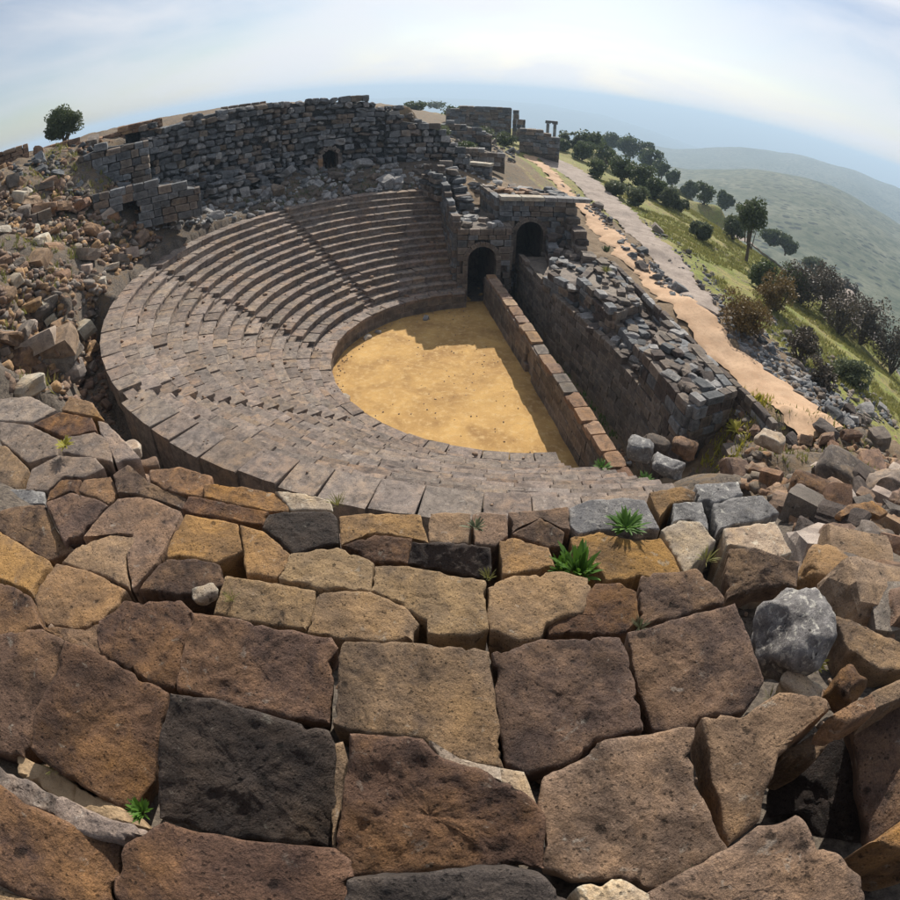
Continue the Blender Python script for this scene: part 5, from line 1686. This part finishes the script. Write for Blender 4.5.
leafy_plant(562, 572, 12.1, 0.26, 'left shoot of the dark green leafy plant between the ochre blocks', n=34, seed=4)
leafy_plant(626, 528, 12.05, 0.26, 'low bright green tuft beside the pale lichen block', n=70, seed=5, up=0.7)
leafy_plant(602, 468, 3.6, 0.42, 'bright green weed at the near end of the stage front wall', n=60, seed=6, up=0.7)
leafy_plant(142, 812, 14.0, 0.085, 'light green weed in the joint beside the dark tilted block', n=60, seed=7, up=0.8)
leafy_plant(812, 664, 12.85, 0.14, 'yellow green moss tuft at the foot of the round boulder', n=70, seed=8, mat='moss', up=0.6)
leafy_plant(65, 446, 11.7, 0.2, 'yellow dry tuft among the purplish slabs at left', n=60, seed=9, mat='moss', up=0.6)
leafy_plant(476, 528, 12.1, 0.16, 'tiny tuft growing in a joint of the fifth row', n=26, seed=10, mat='olive', up=0.8)
leafy_plant(645, 480, 4.8, 0.35, 'green weed between the rocks beyond the stage front wall', n=50, seed=11, up=0.7)
leafy_plant(738, 432, 3.6, 0.7, 'yellow green growth in the gap right of the near stage block', n=80, seed=12, mat='moss', up=0.6)
leafy_plant(606, 252, 5.0, 0.7, 'small dark shrub at the far end of the stage block by the road', n=60, seed=13, mat='leaf', up=1.0)
leafy_plant(606, 272, 5.0, 0.6, 'pale dry grass tuft on top of the far stage block', n=90, seed=16, mat='straw', up=0.9, w_=0.02)

for k, (px, py, z, s_, mt) in enumerate([(488, 578, 12.2, 0.13, 'straw'), (706, 560, 12.0, 0.2, 'straw'), (338, 505, 11.9, 0.2, 'straw'), (232, 600, 12.6, 0.12, 'straw'), (640, 628, 12.6, 0.13, 'olive'), (770, 700, 12.8, 0.12, 'straw'), (55, 770, 13.7, 0.09, 'straw'), (690, 878, 14.2, 0.07, 'olive')]):
    leafy_plant(px, py, z, s_, ['dry tuft in the joint below the dark sunken slab', 'dry tuft between the grey and pale blocks at right', 'dry tuft on the front lip of the foreground above the seats', 'dry tuft by the small cream stone at left', 'small olive tuft above the grey brown slab', 'dry tuft in the pale crumbling stone below the round boulder', 'dry stalks on the strip of earth at lower left', 'tiny olive tuft in the joint at the bottom right'][k], n=46, seed=50+k, mat=mt, w_=0.012, up=0.95)
# grass blades over the slopes: one mass
def grass(name, poly, n, hgt, mat, seed, label='short yellow green grass on the slope beyond the road'):
    Q = np.array(poly, float)
    rs = np.random.RandomState(seed)
    lo, hi = Q.min(0), Q.max(0)
    P = []
    while len(P) < n:
        x, y = rs.uniform(lo[0], hi[0]), rs.uniform(lo[1], hi[1])
        c = False
        for k in range(len(Q)):
            xa, ya = Q[k]
            xb, yb = Q[(k+1) % len(Q)]
            if (ya > y) != (yb > y) and x < (xb-xa)*(y-ya)/(yb-ya)+xa:
                c = not c
        if c and vnoise(np.array([[x, y, 0]]), 0.22, 3)[0] > -0.25:
            P.append((x, y))
    P = np.array(P)
    z = H(P[:, 0], P[:, 1])
    base = np.c_[P, z-0.05]
    k = 5
    base = np.repeat(base, k, 0)+rs.normal(0, 0.10, (n*k, 3))*[1, 1, 0]
    a = rs.rand(n*k)*6.28
    s = hgt*(0.5+rs.rand(n*k))
    d = np.c_[np.cos(a), np.sin(a), a*0]
    tip = base+d*(s*0.5)[:, None]+np.c_[a*0, a*0, s]
    sw = np.c_[-np.sin(a), np.cos(a), a*0]*(s*0.16)[:, None]
    V = np.stack([base-sw, base+sw, tip], 1).reshape(-1, 3)
    F = np.arange(len(V)).reshape(-1, 3)
    t_ = {'_w': (0, 0, 0)}
    me = bpy.data.meshes.new(name)
    me.vertices.add(len(V))
    me.vertices.foreach_set('co', V.ravel())
    me.loops.add(F.size)
    me.loops.foreach_set('vertex_index', F.ravel().astype(np.int32))
    me.polygons.add(len(F))
    me.polygons.foreach_set('loop_start', np.arange(0, F.size, 3, dtype=np.int32))
    me.update(calc_edges=True)
    me.materials.append(M[mat])
    o = bpy.data.objects.new(name, me)
    COL.objects.link(o)
    tag(o, label, 'grass', kind='stuff')
grass('grass', [(0, -17), (60, -30), (70, -60), (30, -62), (0, -45), (-14, -30), (-8, -18)], 17000, 0.26, 'straw', 3)

def arc(r0, r1, p0, p1):
    return [(r0*math.cos(rad(q)), r0*math.sin(rad(q))) for q in np.linspace(p0, p1, 8)]+[(r1*math.cos(rad(q)), r1*math.sin(rad(q))) for q in np.linspace(p1, p0, 8)]
grass('dry_weeds', arc(23.5, 34, 66, 128), 900, 0.30, 'straw', 13, 'dry weeds between the stones of the left rubble slope')
grass('dry_weeds', arc(21.6, 27.5, 8, 64), 350, 0.25, 'olive', 14, 'dark weeds in the heap behind the top seats')
grass('dry_weeds', [(-24, -2), (-14, -4), (-12, -9), (-16, -14), (-24, -10)], 420, 0.22, 'straw', 15, 'dry weeds in the rubble field at right')
grass('green_weeds', [(-12.4, -2.1), (12, -2.1), (12, -4.0), (-12.4, -4.6)], 420, 0.22, 'green', 16, 'green weeds in the bottom of the stage trench')
grass('green_weeds', [(-13.5, -5), (-9.5, -8.8), (-12, -9.6), (-15.5, -5)], 160, 0.25, 'moss', 17, 'yellow green weeds at the near end of the stage building')
# ================================================================ FAR RUINS AND THE LEFT SKYLINE
def far_wall(label, pts_px, D, thick, mats, name='ruined_wall', cat='ruined wall', base_z=None, ch=0.6, sl_=1.2, limit=120, hole=None):
    """pts_px: (x, top y, bottom y) along the wall"""
    P_ = [ond(x, yt, D) for x, yt, yb in pts_px]
    Bm = [ond(x, yb, D)[2] for x, yt, yb in pts_px]
    path = [P2(p) for p in P_]
    seg_ = np.r_[0, np.cumsum([math.dist(path[i], path[i+1]) for i in range(len(path)-1)])]
    t_ = thing(name, label, cat, (path[0][0], path[0][1], min(Bm)))
    ft = lambda s: float(np.interp(s, seg_, [p[2] for p in P_]))
    fb = lambda s: float(np.interp(s, seg_, Bm))
    masonry(t_, path, fb, ft, ch, sl_, thick, ['block', 'ashlar'], mats, limit, ragged=ch*0.2, hole=hole, jit=0.05)
    V_, F_ = [], []
    for i, p in enumerate(path):
        dx, dy = p[0]-CX, p[1]-CY
        q = math.hypot(dx, dy)
        ux, uy = dx/q, dy/q
        for o_ in (0.05, thick):
            V_ += [(p[0]+ux*o_, p[1]+uy*o_, Bm[i]-1.0), (p[0]+ux*o_, p[1]+uy*o_, P_[i][2]-0.2)]
    for i in range(len(path)-1):
        a_, b_ = i*4, i*4+4
        F_ += [(a_, b_, b_+1, a_+1), (a_+2, b_+2, b_+3, a_+3), (a_+1, b_+1, b_+3, a_+3)]
    F_ += [(0, 1, 3, 2), (len(V_)-4, len(V_)-3, len(V_)-1, len(V_)-2)]
    if not hole:
        _core('wall_core', V_, F_, M[mats[0]], t_)
    return t_
far_wall('long dark ruined wall on the far skyline left of the road', [(446, 109, 120), (462, 107, 128), (475, 106, 134), (500, 107, 138), (512, 108, 142)], 118, 1.5, ['stage', 'wall'])
far_wall('short pierced end of the far skyline ruin, with a square opening', [(513, 109, 140), (526, 110, 142)], 118, 1.2, ['wall', 'stage'], ch=0.9, sl_=1.1, hole=lambda s, z, a_, b_: 0.7 < s < 2.2 and z > 10.3 and z < 12.2)
far_wall('low dark ruined walls below the far skyline beside the green verge', [(520, 128, 150), (540, 130, 152), (560, 140, 158)], 105, 2.0, ['stage', 'wall'])
far_wall('brownish wall of a low building at the left edge of the skyline', [(-20, 152, 180), (0, 150, 178), (15, 147, 174), (28, 144, 170)], 50, 1.2, ['tan', 'brown'], name='low_building', cat='building', ch=0.4, sl_=0.8)
far_wall('reddish stone bank wall rising from the lone tree to the ruined wall', [(36, 148, 160), (50, 143, 158), (85, 140, 158), (110, 132, 150), (135, 124, 142), (162, 117, 136)], 54, 1.5, ['brown', 'tan'], ch=0.4, sl_=0.8, limit=200)
far_wall('dark ruined wall fragment between the lone tree and the left end of the high wall', [(78, 156, 178), (100, 146, 176), (120, 143, 178), (148, 138, 182)], 46, 1.2, ['wall', 'stage'], ch=0.5, sl_=0.9)
far_wall('broken brown wall remnant half buried high on the left rubble slope', [(8, 214, 238), (30, 210, 236), (52, 216, 236)], 38, 1.0, ['brown', 'stage'], ch=0.45, sl_=0.9)
far_wall('brown wall ridge on the skyline above the left part of the ruined wall', [(205, 114, 122), (230, 107, 118), (250, 105, 114), (292, 101, 110)], 66, 1.2, ['brown', 'stage'], ch=0.4, sl_=0.9)
far_wall('middle low ruined wall on the dark bank left of the road', [(428, 124, 132), (450, 122, 134), (470, 126, 140), (492, 134, 146)], 84, 1.4, ['wall', 'stage'], ch=0.5, sl_=1.0)
far_wall('short pale topped wall just behind the terrace wall', [(455, 146, 156), (480, 148, 158), (505, 156, 166)], 70, 1.2, ['stage', 'grey'], ch=0.45, sl_=0.9)
for i, (px, py, hp, wp, lab) in enumerate([(415, 110, 6, 24, 'dark bush at the left foot of the green mound on the skyline'), (437, 106, 5, 18, 'dark bush on top of the green mound on the skyline'), (455, 118, 10, 30, 'bush under the left end of the far skyline ruin'),
        (480, 140, 10, 26, 'bush below the middle of the far skyline ruin'), (505, 146, 10, 24, 'bush below the right end of the far skyline ruin'), (440, 138, 10, 26, 'bush on the bank behind the ruined wall'), (465, 152, 8, 22, 'small bush above the terrace wall')]):
    ptree(px, py, hp*1.3, wp*1.2, label=lab, mat='olive' if i % 2 else 'leaf', n=900, stem=0.03, seed=140+i, cat='bush', name='bush', group='bushes on the dark bank')
for i, (px, py, hp) in enumerate(((548, 123, 18), (555, 124, 18))):
    p = ond(px, py, 112)
    s_ = 112/FPX
    t_ = thing('column', 'left standing column of the pair on the far skyline' if i == 0 else 'right standing column of the pair on the far skyline', 'column', (p[0], p[1], p[2]-hp*s_), 'pair of far columns')
    rr = 0.3
    z = p[2]-hp*s_
    zt = p[2]-0.5
    k = 0
    while z < zt:
        vs, fs = limb([(0, 0, 0), (0, 0, 0.78)], rr, rr*0.98, 10)
        fs = fs+[tuple(range(10, 20)), tuple(range(10))[::-1]]
        o = _core('drum', [np.array(v)+np.array([p[0], p[1], z]) for v in vs], fs, M['wall'], t_)
        z += 0.8
    stone('capital', 'ashlar', 'wall', (p[0], p[1], z+0.2), (0.8, 0.8, 0.35), rotm(), t_)
p0, p1 = ond(547, 123.5, 112), ond(556, 124.5, 112)
o = stone('lintel', 'ashlar', 'wall', ((p0[0]+p1[0])/2, (p0[1]+p1[1])/2, p0[2]+0.4), (0.7, math.dist(p0[:2], p1[:2])+0.6, 0.4), rotm(math.atan2(p1[1]-p0[1], p1[0]-p0[0])-math.pi/2))
tag(o, 'stone beam resting across the pair of far columns', 'stone beam')
print('fallen stones', COUNT['n'], 'objects', len(bpy.data.objects))

# ================================================================ the air: one closed box of even haze
def haze():
    x0, x1, y0, y1, z0, z1 = -15000, 15000, -15000, 15000, -760, 60
    V_, F_ = prism([(x0, y0), (x1, y0), (x1, y1), (x0, y1)], z0, z1)
    mt, t_ = nodes_of('haze')
    N = NT(t_)
    v = N.n('ShaderNodeVolumePrincipled', {'Color': (0.61, 0.80, 1.0, 1), 'Density': HAZE, 'Anisotropy': 0.15})
    N.n('ShaderNodeOutputMaterial', {'Volume': v.outputs[0]})
    o = mesh_obj('haze', V_, F_, mt)
    tag(o, kind='stuff')
HAZE = 0.00031
haze()
